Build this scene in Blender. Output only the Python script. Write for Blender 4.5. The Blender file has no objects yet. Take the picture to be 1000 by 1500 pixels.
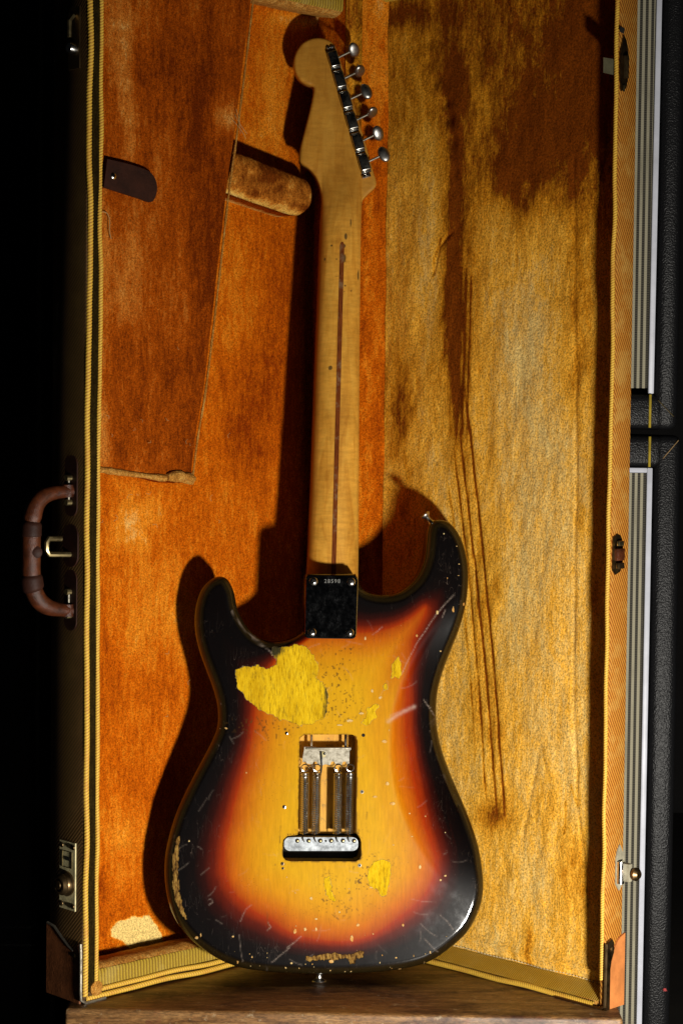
import bpy, bmesh, math, random
import numpy as np
from mathutils import Vector, Matrix
from mathutils.geometry import delaunay_2d_cdt
random.seed(7)
R = math.radians
sc = bpy.context.scene
# ------------------------------------------------------------------ camera
F = 2924.0; PIT = R(2.5); ROLL = R(0.63); HC = 0.575
camp = np.array([0.0, 0.0, HC])
w0 = np.array([0, math.cos(PIT), -math.sin(PIT)]); u0 = np.array([0, math.sin(PIT), math.cos(PIT)]); r0 = np.array([1.0, 0, 0])
cr = math.cos(ROLL) * r0 + math.sin(ROLL) * u0
cu = -math.sin(ROLL) * r0 + math.cos(ROLL) * u0
cd = bpy.data.cameras.new('camera'); cam = bpy.data.objects.new('camera', cd); sc.collection.objects.link(cam)
cd.sensor_fit = 'VERTICAL'; cd.sensor_height = 36; cd.lens = F / 1500 * 36
cd.clip_start = 0.05; cd.clip_end = 50
M = Matrix.Identity(4)
for i in range(3):
    M[i][0] = cr[i]; M[i][1] = cu[i]; M[i][2] = -w0[i]; M[i][3] = camp[i]
cam.matrix_world = M
sc.camera = cam
# ------------------------------------------------------------------ light
wd = bpy.data.worlds.new("World"); sc.world = wd; wd.use_nodes = True
wd.node_tree.nodes['Background'].inputs[0].default_value = (0.8, 0.85, 1, 1)
wd.node_tree.nodes['Background'].inputs[1].default_value = 0.0025
LP = Vector((0.47, 1.04, 0.02))
ld = bpy.data.lights.new('lamp', 'AREA'); ld.shape = 'DISK'; ld.size = 0.10; ld.energy = 18.5; ld.color = (1, 0.95, 0.86)
lo = bpy.data.objects.new('lamp', ld); sc.collection.objects.link(lo); lo.location = LP
lo.rotation_euler = (Vector((-0.05, 2.05, -0.02)) - LP).to_track_quat('-Z', 'Y').to_euler()
sc.view_settings.view_transform = 'Standard'; sc.view_settings.look = 'None'
sc.cycles.diffuse_bounces = 1; sc.view_settings.exposure = 0; sc.view_settings.gamma = 1
# ------------------------------------------------------------------ maths
def ray(px, py):
    px = np.asarray(px, float); py = np.asarray(py, float)
    return w0 * F + np.multiply.outer(px - 500, cr) + np.multiply.outer(750 - py, cu)
def hit(px, py, P, n):
    d = ray(px, py); P = np.asarray(P, float); n = np.asarray(n, float)
    t = ((P - camp) @ n) / (d @ n)
    return camp + d * t[..., None]
def proj(P):
    q = np.asarray(P, float) - camp; z = q @ w0
    return 500 + F * (q @ cr) / z, 750 - F * (q @ cu) / z
def ground(px, py, z=0): return hit(px, py, (0, 0, z), (0, 0, 1))
def _h(ix, iy, s):
    n = (ix * 374761393 + iy * 668265263 + s * 1274126177) & 0xffffffff
    n = ((n ^ (n >> 13)) * 1274126177) & 0xffffffff
    return ((n ^ (n >> 16)) & 0xffff) / 65535.0
def vn(x, y, s=0):
    x = np.asarray(x, float); y = np.asarray(y, float)
    ix = np.floor(x).astype(np.int64); iy = np.floor(y).astype(np.int64)
    fx = x - ix; fy = y - iy; fx = fx * fx * (3 - 2 * fx); fy = fy * fy * (3 - 2 * fy)
    return ((_h(ix, iy, s) * (1 - fx) + _h(ix + 1, iy, s) * fx) * (1 - fy) + (_h(ix, iy + 1, s) * (1 - fx) + _h(ix + 1, iy + 1, s) * fx) * fy)
def fbm(x, y, s=0, o=4):
    a = 0; t = 0; w = 1.0
    for i in range(o):
        a = a + w * vn(x * 2 ** i, y * 2 ** i, s + i * 17); t += w; w *= .55
    return a / t
def ss(a, b, x):
    t = np.clip((x - a) / (b - a), 0, 1); return t * t * (3 - 2 * t)
def sdf(P, poly):                      # signed distance, positive inside
    P = np.asarray(P, np.float32); poly = np.asarray(poly, np.float32)
    A = poly; B = np.roll(poly, -1, 0); out = np.empty(len(P))
    for k in range(0, len(P), 2000):
        p = P[k:k + 4000, None, :]; ab = (B - A)[None]; ap = p - A[None]
        t = np.clip((ap * ab).sum(-1) / ((ab * ab).sum(-1) + 1e-12), 0, 1)
        d = np.sqrt(((ap - ab * t[..., None]) ** 2).sum(-1)).min(1)
        y = p[..., 1]; x = p[..., 0]
        c = ((A[None, :, 1] > y) != (B[None, :, 1] > y)) & (x < (B[None, :, 0] - A[None, :, 0]) * (y - A[None, :, 1]) / (B[None, :, 1] - A[None, :, 1] + 1e-12) + A[None, :, 0])
        out[k:k + 4000] = np.where(c.sum(1) % 2 == 1, d, -d)
    return out
def linedist(P, line):
    P = np.asarray(P, float); L = np.asarray(line, float); best = np.full(len(P), 1e9)
    for a, b in zip(L[:-1], L[1:]):
        ab = b - a; t = np.clip(((P - a) @ ab) / (ab @ ab), 0, 1)
        best = np.minimum(best, np.hypot(*(P - a - t[:, None] * ab).T))
    return best
def smooth_loop(pts, step, closed=True, corner=()):
    P = np.asarray(pts, float); n = len(P); out = []
    for i in range(n if closed else n - 1):
        if closed: a, b, c, d = P[(i - 1) % n], P[i], P[(i + 1) % n], P[(i + 2) % n]
        else: a, b, c, d = P[max(i - 1, 0)], P[i], P[i + 1], P[min(i + 2, n - 1)]
        if i in corner: a = b - (c - b)
        if (i + 1) % n in corner: d = c + (c - b)
        k = max(1, int(round(np.linalg.norm(c - b) / step)))
        for j in range(k):
            t = j / k
            out.append(.5 * ((2 * b) + (-a + c) * t + (2 * a - 5 * b + 4 * c - d) * t * t + (-a + 3 * b - 3 * c + d) * t ** 3))
    if not closed: out.append(P[-1])
    return np.array(out)
def rrect(x0, y0, x1, y1, r, n=5):
    o = []
    for cx, cy, a0 in ((x1 - r, y1 - r, 0), (x0 + r, y1 - r, 90), (x0 + r, y0 + r, 180), (x1 - r, y0 + r, 270)):
        for i in range(n + 1):
            a = R(a0 + 90 * i / n); o.append((cx + r * math.cos(a), cy + r * math.sin(a)))
    return np.array(o)
# ------------------------------------------------------------------ objects
def link(o, parent=None):
    sc.collection.objects.link(o)
    if parent is not None:
        o.parent = parent; o.matrix_parent_inverse = parent.matrix_world.inverted()
    return o
def empty(name, loc, label, cat):
    o = bpy.data.objects.new(name, None); o.location = loc; o.empty_display_size = .05
    sc.collection.objects.link(o); o.matrix_world = Matrix.Translation(loc)
    o['label'] = label; o['category'] = cat; return o
def mk(name, V, Fc, mat, parent=None, smooth=True, attrs=None, label=None, kind=None, sharp=None):
    me = bpy.data.meshes.new(name)
    me.from_pydata(np.asarray(V, float).tolist(), [], Fc.tolist() if isinstance(Fc, np.ndarray) else Fc); me.update()
    if mat: me.materials.append(mat)
    if smooth: me.shade_smooth()
    if sharp: me.set_sharp_from_angle(angle=R(sharp))
    if attrs:
        for k, a in attrs.items():
            at = me.attributes.new(k, 'FLOAT', 'POINT'); at.data.foreach_set('value', np.asarray(a, np.float32))
    o = link(bpy.data.objects.new(name, me), parent)
    if label: o['label'] = label
    if kind: o['kind'] = kind
    return o
class MB:
    def __init__(s): s.v = []; s.f = []
    def add(s, V, Fc):
        b = len(s.v); s.v += [np.asarray(v, float) for v in V]; s.f += [tuple(b + i for i in f) for f in Fc]
    def box(s, c, ax, ay, az, sx, sy, sz, bev=0, seg=2):
        bm = bmesh.new(); bmesh.ops.create_cube(bm, size=1)
        for v in bm.verts: v.co = Vector((v.co.x * sx, v.co.y * sy, v.co.z * sz))
        if bev: bmesh.ops.bevel(bm, geom=list(bm.edges), offset=bev, segments=seg, profile=.5, affect='EDGES')
        bm.verts.index_update(); c = np.asarray(c, float); ax, ay, az = (np.asarray(a, float) for a in (ax, ay, az))
        s.add([c + ax * v.co.x + ay * v.co.y + az * v.co.z for v in bm.verts], [[v.index for v in f.verts] for f in bm.faces]); bm.free()
    def tube(s, P, r, n=10, closed=False, cap=True):
        P = np.asarray(P, float); m = len(P); rr = np.broadcast_to(np.asarray(r, float), (m,))
        T = np.roll(P, -1, 0) - np.roll(P, 1, 0)
        if not closed: T[0] = P[1] - P[0]; T[-1] = P[-1] - P[-2]
        T /= np.linalg.norm(T, axis=1)[:, None] + 1e-12
        a = np.cross(T[0], (0, 0, 1)); 
        if np.linalg.norm(a) < 1e-3: a = np.cross(T[0], (1, 0, 0))
        V = []
        for i in range(m):
            a = a - T[i] * (a @ T[i]); a /= np.linalg.norm(a); b = np.cross(T[i], a)
            for k in range(n):
                th = 2 * math.pi * k / n; V.append(P[i] + rr[i] * (math.cos(th) * a + math.sin(th) * b))
        Fc = [(i * n + k, i * n + (k + 1) % n, ((i + 1) % m) * n + (k + 1) % n, ((i + 1) % m) * n + k) for i in range(m if closed else m - 1) for k in range(n)]
        if cap and not closed: Fc += [tuple(range(n))[::-1], tuple((m - 1) * n + k for k in range(n))]
        s.add(V, Fc)
    def lathe(s, c, ax, prof, n=20, sx=None, sy=1.0):     # prof [(r,h)], axis ax
        c = np.asarray(c, float); ax = np.asarray(ax, float); ax = ax / np.linalg.norm(ax)
        a = np.cross(ax, (0, 0, 1)) if sx is None else np.asarray(sx, float)
        if np.linalg.norm(a) < 1e-3: a = np.array([1.0, 0, 0])
        a = a - ax * (a @ ax); a /= np.linalg.norm(a); b = np.cross(ax, a)
        V = [c + ax * h + r * (math.cos(2 * math.pi * k / n) * a + sy * math.sin(2 * math.pi * k / n) * b) for r, h in prof for k in range(n)]
        m = len(prof); Fc = [(i * n + k, i * n + (k + 1) % n, (i + 1) * n + (k + 1) % n, (i + 1) * n + k) for i in range(m - 1) for k in range(n)]
        Fc += [tuple(range(n))[::-1], tuple((m - 1) * n + k for k in range(n))]
        s.add(V, Fc)
    def prism(s, A, B):                                # two loops
        n = len(A); s.add(list(A) + list(B), [(i, (i + 1) % n, n + (i + 1) % n, n + i) for i in range(n)] + [tuple(range(n))[::-1], tuple(range(n, 2 * n))])
    def build(s, name, mat, parent=None, smooth=True, sharp=35, **k):
        o = mk(name, s.v, s.f, mat, parent, smooth, sharp=sharp, **k)
        bm = bmesh.new(); bm.from_mesh(o.data); bmesh.ops.recalc_face_normals(bm, faces=list(bm.faces)); bm.to_mesh(o.data); bm.free()
        return o
# ------------------------------------------------------------------ materials
class NT:
    def __init__(s, name):
        s.m = bpy.data.materials.new(name); s.m.use_nodes = True; s.t = s.m.node_tree
        s.b = s.t.nodes['Principled BSDF']; s.tc = s.t.nodes.new('ShaderNodeTexCoord')
    def sock(s, n, k, v):
        i = n.inputs[k]
        if isinstance(v, bpy.types.NodeSocket): s.t.links.new(v, i)
        elif isinstance(v, (tuple, list)) and i.type == 'RGBA' and len(v) == 3: i.default_value = (*v, 1)
        else: i.default_value = v
    def obj(s, scale=(1, 1, 1), rot=(0, 0, 0), loc=(0, 0, 0)):
        n = s.t.nodes.new('ShaderNodeMapping'); s.t.links.new(s.tc.outputs['Object'], n.inputs[0])
        n.inputs['Scale'].default_value = scale; n.inputs['Rotation'].default_value = rot; n.inputs['Location'].default_value = loc; return n.outputs[0]
    def noise(s, vec, scale, det=4, rough=.6, dist=0):
        n = s.t.nodes.new('ShaderNodeTexNoise'); s.sock(n, 'Vector', vec); n.inputs['Scale'].default_value = scale
        n.inputs['Detail'].default_value = det; n.inputs['Roughness'].default_value = rough; n.inputs['Distortion'].default_value = dist; return n.outputs['Fac']
    def voro(s, vec, scale, feat='F1', out='Distance', rnd=1):
        n = s.t.nodes.new('ShaderNodeTexVoronoi'); n.feature = feat; s.sock(n, 'Vector', vec); n.inputs['Scale'].default_value = scale; n.inputs['Randomness'].default_value = rnd; return n.outputs[out]
    def wave(s, vec, scale, dist=0, dirn='X', prof='SIN', dscale=1):
        n = s.t.nodes.new('ShaderNodeTexWave'); n.bands_direction = dirn; n.wave_profile = prof; s.sock(n, 'Vector', vec)
        n.inputs['Scale'].default_value = scale; n.inputs['Distortion'].default_value = dist; n.inputs['Detail Scale'].default_value = dscale; return n.outputs['Fac']
    def ramp(s, f, st, interp='LINEAR'):
        n = s.t.nodes.new('ShaderNodeValToRGB'); s.sock(n, 0, f); e = n.color_ramp.elements; n.color_ramp.interpolation = interp
        while len(e) < len(st): e.new(.5)
        for x, (p, c) in zip(e, st):
            x.position = p; c = (c,) * 3 if isinstance(c, (int, float)) else c; x.color = (*c, 1)
        return n.outputs[0]
    def mix(s, f, a, b, mode='MIX'):
        n = s.t.nodes.new('ShaderNodeMix'); n.data_type = 'RGBA'; n.blend_type = mode
        for k, v in ((0, f), (6, a), (7, b)):
            if isinstance(v, bpy.types.NodeSocket): s.t.links.new(v, n.inputs[k])
            else: n.inputs[k].default_value = v if k == 0 else ((*v, 1) if isinstance(v, (tuple, list)) else (v, v, v, 1))
        return n.outputs[2]
    def math(s, op, a, b=0.0, clamp=False):
        n = s.t.nodes.new('ShaderNodeMath'); n.operation = op; n.use_clamp = clamp; s.sock(n, 0, a); s.sock(n, 1, b); return n.outputs[0]
    def attr(s, name):
        n = s.t.nodes.new('ShaderNodeAttribute'); n.attribute_name = name; return n.outputs['Fac']
    def bump(s, h, strength=.5, dist=.001, prev=None):
        n = s.t.nodes.new('ShaderNodeBump'); s.sock(n, 'Height', h); n.inputs['Strength'].default_value = strength; n.inputs['Distance'].default_value = dist
        if prev is not None: s.t.links.new(prev, n.inputs['Normal'])
        return n.outputs[0]
    def fin(s, col=None, rough=.5, metal=0.0, nrm=None, coat=None, crough=.05, sheen=None, scol=None, spec=None):
        b = s.b
        if col is not None: s.sock(b, 'Base Color', col)
        s.sock(b, 'Roughness', rough); s.sock(b, 'Metallic', metal)
        if nrm is not None: s.sock(b, 'Normal', nrm)
        if coat is not None: s.sock(b, 'Coat Weight', coat); s.sock(b, 'Coat Roughness', crough)
        if sheen is not None:
            s.sock(b, 'Sheen Weight', sheen); s.sock(b, 'Sheen Roughness', .4)
            if scol: s.sock(b, 'Sheen Tint', scol)
        if spec is not None: s.sock(b, 'Specular IOR Level', spec)
        return s.m
def thr(n, x, a, b):   # smooth threshold
    return n.ramp(x, [(a, 0.0), (b, 1.0)])
def m_velvet(name, dark, mid, light, nap=None, scl=1.0, depth=.0012):
    n = NT(name); v = n.obj(); vs = n.obj((1, 1, .16)); vh = n.obj((1, 1, .5))
    grain = n.noise(v, 620 * scl, 3, .8); speck = n.noise(vh, 430, 4, .8); streak = n.noise(vs, 230, 5, .7); big = n.noise(vs, 16, 5, .62, .6); med = n.noise(vh, 85, 6, .72, 1.0)
    f = n.math('ADD', n.math('MULTIPLY', big, .20), n.math('MULTIPLY', med, .40)); f = n.math('ADD', f, n.math('MULTIPLY', streak, .40))
    f = n.math('ADD', f, n.math('MULTIPLY', n.math('SUBTRACT', speck, .5), .42))
    if nap: f = n.math('ADD', f, n.math('SUBTRACT', n.attr('nap'), .5))
    c = n.ramp(f, [(.30, dark), (.50, mid), (.70, light), (.95, (.86, .60, .20))])
    c = n.mix(1.0, c, n.ramp(grain, [(.36, .52), (.50, 1.0), (.64, 1.45)]), 'MULTIPLY')
    h = n.math('ADD', n.math('MULTIPLY', grain, .8), n.math('ADD', n.math('MULTIPLY', streak, .6), n.math('MULTIPLY', speck, 1.0)))
    return n.fin(c, .95, nrm=n.bump(h, .8, depth), spec=.03)
def m_cloth_tweed(name, a, b, wear, per=.0021, rot=(0, 0, 0), dirn='DIAGONAL', axis=(1, 1, 1), wamt=.5):
    n = NT(name); v = n.obj(axis, rot)
    k = 2 * math.pi / per / 20
    w = n.wave(v, k, .6, dirn, dscale=3)
    thread = n.noise(n.obj((1, 1, 1)), 1500, 2); blot = n.noise(n.obj(), 42, 5, .65)
    c = n.mix(thr(n, w, .35, .65), a, b)
    c = n.mix(n.math('MULTIPLY', thr(n, blot, .48, .66), wamt), c, wear)
    c = n.mix(1.0, c, n.ramp(thread, [(.3, .7), (.7, 1.2)]), 'MULTIPLY')
    h = n.math('ADD', w, n.math('MULTIPLY', thread, .7))
    return n.fin(c, .7, nrm=n.bump(h, .6, .0005), spec=.3)
def m_metal(name, col, rough, grime=None, coat=0.0, g=.5, sc_=90):
    n = NT(name); v = n.obj(); a = n.noise(v, sc_, 5, .7); b = n.noise(v, sc_ * 6, 3)
    r = n.ramp(a, [(.3, max(rough - .08, .02)), (.75, min(rough + .25, 1))])
    c = n.mix(n.math('MULTIPLY', thr(n, a, .5, .7), g), col, grime or tuple(x * .4 for x in col))
    return n.fin(c, r, 1.0, n.bump(b, .12, .0002))
M_chrome = m_metal('worn_nickel', (.62, .6, .56), .22)
M_shiny = m_metal('bright_chrome', (.72, .71, .68), .12, g=.25)
M_tun = m_metal('tuner_nickel', (.34, .33, .30), .20, g=.4)
M_btn = m_metal('button_nickel', (.34, .33, .31), .30, g=.4)
M_brass = m_metal('aged_brass', (.42, .33, .16), .38, (.12, .09, .04))
M_bronze = m_metal('dark_bronze', (.20, .13, .06), .36, (.05, .03, .02))
M_block = m_metal('zinc_block', (.27, .29, .31), .5, (.14, .15, .17), g=.4, sc_=160)
M_claw = m_metal('zinc_claw', (.30, .275, .22), .5, (.14, .11, .06), g=.6, sc_=200)
def simple(name, col, rough, scale=60, var=.3, bs=.2, spec=.5, coat=None):
    n = NT(name); v = n.obj(); a = n.noise(v, scale, 5, .65); b = n.noise(v, scale * 9, 3)
    c = n.mix(1.0, col, n.ramp(a, [(.3, 1 - var), (.7, 1 + var)]), 'MULTIPLY')
    return n.fin(c, rough, nrm=n.bump(n.math('ADD', a, b), bs, .0006), spec=spec, coat=coat)
M_dark = simple('dark_void', (.01, .007, .004), .9, var=.5)
M_vL = m_velvet('orange_velvet', (.26, .036, .001), (.58, .115, .002), (.80, .26, .014), nap=True)
M_vC = m_velvet('brown_velvet', (.14, .021, .001), (.36, .066, .002), (.56, .18, .022), nap=True)
M_vR = m_velvet('gold_velvet', (.22, .05, .003), (.66, .262, .013), (.97, .49, .052), nap=True, scl=.8)
M_vE = m_velvet('edge_velvet', (.15, .05, .008), (.46, .20, .035), (.70, .44, .12))
M_vD = m_velvet('groove_velvet', (.010, .006, .002), (.022, .014, .003), (.04, .026, .006))
M_tweedR = m_cloth_tweed('tweed_cloth_outer', (.60, .26, .030), (.30, .085, .007), (.62, .36, .08), .0023, rot=(0, 0, R(44)), axis=(1.35, 1.35, .75))
M_tweedL = m_cloth_tweed('tweed_cloth_shaded', (.11, .055, .012), (.055, .026, .005), (.13, .07, .018), .0022, rot=(0, 0, R(-44)))  # same tweed as the lid, coloured dark because this side is unlit
M_tweedG = m_cloth_tweed('tweed_lip', (.46, .30, .025), (.24, .14, .010), (.5, .38, .12), .0038, dirn='X', rot=(0, 0, R(-44)), wamt=.3)
M_tweedY = m_cloth_tweed('tweed_lip_yellow', (.66, .40, .035), (.36, .18, .012), (.6, .42, .12), .0024, dirn='X', rot=(0, 0, R(44)), axis=(1, 1, 1), wamt=.25)
M_leather = simple('brown_leather', (.075, .018, .005), .40, 110, .65, .9)
M_leatherC = simple('red_brown_leather', (.20, .065, .02), .5, 60, .5, .5)
M_leatherD = simple('dark_leather', (.028, .008, .004), .6, 70, .4, .5, spec=.25)
M_leatherO = simple('orange_leather', (.55, .19, .05), .5, 50, .25, .3)
def m_cord():
    n = NT('twisted_cord'); a = n.attr('groove'); v = n.noise(n.obj(), 55, 4)
    c = n.ramp(a, [(.0, (.16, .035, .006)), (.35, (.50, .25, .03)), (.75, (.80, .50, .055))])
    c = n.mix(n.math('MULTIPLY', thr(n, v, .5, .7), .5), c, (.55, .22, .03))
    return n.fin(c, .6, nrm=n.bump(n.noise(n.obj(), 1800, 2), .4, .0003))
M_cord = m_cord()
# body lacquer
def m_body():
    n = NT('sunburst_lacquer'); v = n.obj(); g = n.obj((1, 1, .05))
    grain = n.noise(g, 420, 5, .7); blot = n.noise(v, 24, 4, .6)
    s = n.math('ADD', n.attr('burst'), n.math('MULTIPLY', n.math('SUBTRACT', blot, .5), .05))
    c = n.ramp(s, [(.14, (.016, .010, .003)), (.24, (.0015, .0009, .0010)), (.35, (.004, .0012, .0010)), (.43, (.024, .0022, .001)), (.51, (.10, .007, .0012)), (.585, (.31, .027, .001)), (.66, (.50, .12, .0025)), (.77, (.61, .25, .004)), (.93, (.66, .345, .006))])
    c = n.mix(1.0, c, n.ramp(grain, [(.25, .80), (.75, 1.14)]), 'MULTIPLY')
    c = n.mix(n.math('MULTIPLY', n.attr('grime'), .85), c, (.10, .045, .008))
    # fine scratches: thin lines in several directions
    sc_ = None
    for i, (a, sx, th) in enumerate(((25, 9, .007), (-38, 7, .007), (70, 10, .006))):
        vv = n.obj((sx * 6, sx * 6, sx), (0, R(a), 0), (i * 3.1, 0, i * 1.7)); q = n.noise(vv, 4.2, 1.5, .4, .4)
        d = n.math('ABSOLUTE', n.math('SUBTRACT', q, .5)); l = n.ramp(d, [(0, 1.0), (th * .5, 0.0)])
        gate = thr(n, n.noise(n.obj(loc=(i * 2.3, i, 0)), 34, 3), .55, .64); l = n.math('MULTIPLY', l, gate)
        sc_ = l if sc_ is None else n.math('MAXIMUM', sc_, l)
    sc_ = n.math('MAXIMUM', sc_, n.attr('scr_glint')); c = n.mix(n.math('MULTIPLY', sc_, .13), c, (.62, .45, .34))
    c = n.mix(n.math('MULTIPLY', n.attr('scr_glint'), .30), c, (.62, .5, .42))  # pale colour for scratches and the painted crease highlight
    specks = n.math('MULTIPLY', n.math('LESS_THAN', n.voro(v, 330), .12), thr(n, n.noise(v, 22, 3), .50, .62))
    c = n.mix(n.math('MULTIPLY', specks, .55), c, (.03, .012, .004))
    # chips down to the yellow wood
    e = n.math('ADD', n.attr('chip'), n.math('MULTIPLY', n.math('SUBTRACT', n.noise(v, 480, 4, .7), .5), .35))
    chip = thr(n, e, .46, .54)
    fib = n.noise(n.obj((1, 1, .09)), 700, 4, .75); wood = n.ramp(fib, [(.30, (.24, .13, .004)), (.43, (.66, .41, .006)), (.62, (.80, .54, .015))])
    dirt = thr(n, n.noise(n.obj((1, 1, .14)), 420, 5, .8), .52, .64)
    wood = n.mix(1.0, wood, n.ramp(n.noise(n.obj((1, 1, .5)), 55, 5, .7), [(.34, (.80, .72, .6)), (.6, (1.05, 1.03, 1.05))]), 'MULTIPLY'); wood = n.mix(thr(n, n.math('ADD', n.math('MULTIPLY', n.attr('dirt'), .5), n.math('MULTIPLY', fib, .5)), .56, .74), wood, (.035, .03, .012)); wood = n.mix(n.math('MULTIPLY', dirt, n.math('ADD', n.attr('dirt'), .30)), wood, (.06, .045, .015))
    rim = n.math('MULTIPLY', thr(n, e, .38, .47), n.math('SUBTRACT', 1.0, chip))
    c = n.mix(n.math('MULTIPLY', rim, .8), c, n.ramp(n.noise(v, 190, 3, .7), [(.42, (.07, .04, .015)), (.58, (.42, .33, .16))]))
    c = n.mix(chip, c, wood)
    fk = thr(n, n.attr('fleck'), .42, .56); c = n.mix(n.math('MULTIPLY', fk, .9), c, n.ramp(n.noise(v, 260, 2), [(.35, (.62, .30, .07)), (.65, (.72, .58, .28))]))
    wr = thr(n, n.math('ADD', n.attr('wear'), n.math('MULTIPLY', n.math('SUBTRACT', fib, .5), .8)), .44, .58)
    c = n.mix(n.math('MULTIPLY', wr, .9), c, n.ramp(n.noise(n.obj((1, 1, .25)), 420, 4, .8), [(.38, (.03, .015, .006)), (.5, (.22, .11, .025)), (.68, (.52, .33, .08))]))
    chip = n.math('MAXIMUM', chip, n.math('MAXIMUM', fk, wr))
    lift = n.math('SUBTRACT', 1.0, chip)
    nr = n.bump(lift, .9, .0009); nr = n.bump(n.math('MULTIPLY', grain, lift), .10, .0002, nr); nr = n.bump(n.math('MULTIPLY', sc_, -1.0), .25, .0001, nr)
    nr = n.bump(n.math('MULTIPLY', fib, chip), .5, .0004, nr)
    nr = n.bump(n.noise(v, 45, 2), .06, .001, nr)
    rgh = n.mix(chip, .36, .9)
    cw = n.math('MULTIPLY', lift, .9); crg = n.ramp(n.noise(v, 60, 5, .7), [(.35, .03), (.7, .085)])
    return n.fin(c, rgh, nrm=nr, coat=cw, crough=crg, spec=.05)
def m_neck():
    n = NT('aged_maple'); v = n.obj((1, 1, .12)); h = n.obj((.25, .25, 1))
    a = n.noise(v, 90, 5, .65, .8); fl = n.wave(h, 42, 3.5, 'Z', dscale=2.0); f2 = n.noise(h, 330, 3, .6); b = n.noise(n.obj(), 18, 4)
    c = n.ramp(a, [(.3, (.52, .215, .022)), (.5, (.69, .325, .040)), (.72, (.80, .42, .062))])
    c = n.mix(1.0, c, n.ramp(n.math('ADD', n.math('MULTIPLY', fl, .06), n.math('MULTIPLY', f2, .9)), [(.3, .82), (.7, 1.1)]), 'MULTIPLY')
    c = n.mix(1.0, c, n.ramp(b, [(.3, .82), (.7, 1.1)]), 'MULTIPLY')
    c = n.mix(n.attr('amber'), c, (.30, .11, .012), 'MIX')
    e = n.math('ADD', n.attr('chip'), n.math('MULTIPLY', n.math('SUBTRACT', n.noise(n.obj(), 900, 3), .5), .3))
    c = n.mix(n.math('MULTIPLY', thr(n, e, .42, .6), .85), c, (.06, .04, .015))
    return n.fin(c, .40, nrm=n.bump(a, .08, .0003), coat=.18, crough=.2, spec=.2)
def m_stripe():
    n = NT('walnut_stripe'); v = n.obj((1, 1, .1)); a = n.noise(v, 500, 4, .7); d = n.noise(n.obj(), 70, 4, .7)
    c = n.ramp(a, [(.3, (.09, .018, .003)), (.7, (.22, .055, .009))]); c = n.mix(n.math('MULTIPLY', thr(n, d, .55, .68), .6), c, (.25, .16, .08))
    return n.fin(c, .7, spec=.08, nrm=n.bump(a, .2, .0002))
M_body = m_body(); M_neck = m_neck(); M_stripe = m_stripe()
def m_side():
    n = NT('body_side_lacquer'); v = n.obj(); c = n.ramp(n.noise(v, 40, 5, .7), [(.4, (.010, .006, .003)), (.72, (.035, .018, .006))])
    return n.fin(c, .35, coat=.9, crough=.12, nrm=n.bump(n.noise(v, 200, 4), .08, .0004))
M_side = m_side()
def m_cavity():
    n = NT('cavity_wood'); v = n.obj((1, 1, .1)); a = n.noise(v, 300, 5, .7)
    c = n.ramp(a, [(.3, (.55, .24, .01)), (.7, (.80, .42, .025))]); c = n.mix(thr(n, n.noise(n.obj(), 90, 5, .7), .58, .72), c, (.10, .05, .015))
    return n.fin(c, .6, nrm=n.bump(a, .3, .0004))
M_cav = m_cavity()
def m_plate():
    n = NT('scratched_plate'); v = n.obj(); sc_ = None
    for i, (a, sx) in enumerate(((-35, 14), (-42, 12), (-28, 16), (-38, 11))):
        q = n.noise(n.obj((sx * 14, sx * 14, sx), (0, R(a), 0), (i * 3, 0, 0)), 9, 2, .5); l = n.ramp(n.math('ABSOLUTE', n.math('SUBTRACT', q, .5)), [(0, 1.0), (.02, 0.0)])
        l = n.math('MULTIPLY', l, thr(n, n.noise(n.obj(loc=(i * 2.0, 0, 0)), 60, 3), .5, .65))
        sc_ = l if sc_ is None else n.math('MAXIMUM', sc_, l)
    c = n.mix(n.math('MULTIPLY', sc_, .35), (.33, .33, .34), (.8, .8, .82))
    r = n.ramp(n.noise(v, 200, 4), [(.3, .05), (.7, .12)]); r = n.mix(n.math('MULTIPLY', sc_, .22), r, .6)
    return n.fin(c, r, 1.0, n.bump(sc_, .02, .0001))
M_plate = m_plate()
def m_grille():
    n = NT('striped_grille_cloth'); v = n.obj()
    s = n.t.nodes.new('ShaderNodeSeparateXYZ'); n.t.links.new(v, s.inputs[0])
    def frac(sock, per, off=0.0): return n.math('FRACT', n.math('ADD', n.math('DIVIDE', sock, per), off))
    x = frac(s.outputs[0], .0067); light = thr(n, n.math('ABSOLUTE', n.math('SUBTRACT', x, .5)), .22, .28)
    z = frac(s.outputs[2], .0021); xr = frac(s.outputs[0], .0022)
    knot = n.math('MULTIPLY', thr(n, n.math('ABSOLUTE', n.math('SUBTRACT', z, .5)), .20, .30), 1.0)
    yarn = n.ramp(n.math('ABSOLUTE', n.math('SUBTRACT', frac(s.outputs[2], .0020), .5)), [(.0, 1.0), (.5, .72)])
    c = n.mix(light, n.mix(knot, (.006, .005, .005), (.085, .075, .05)), n.mix(1.0, (.47, .43, .30), yarn, 'MULTIPLY'))
    c = n.mix(n.math('MULTIPLY', thr(n, n.noise(n.obj((1, 1, .2)), 60, 4), .52, .72), .45), c, (.12, .10, .07))
    return n.fin(c, .8, nrm=n.bump(n.math('ADD', light, yarn), .4, .0006))
M_grille = m_grille()
def m_tolex():
    n = NT('black_tolex'); v = n.obj((1, 1, 1)); a = n.voro(v, 560, 'SMOOTH_F1'); b = n.noise(v, 600, 3, .6)
    h = n.math('ADD', a, n.math('MULTIPLY', b, .8))
    return n.fin((.009, .009, .010), .38, nrm=n.bump(h, .7, .0008), spec=.3)
M_tolex = m_tolex()
M_white = simple('white_piping', (.72, .74, .84), .4, 30, .12, .1)
M_gold = simple('gold_strip', (.50, .36, .04), .3, 60, .3, .1)
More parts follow.
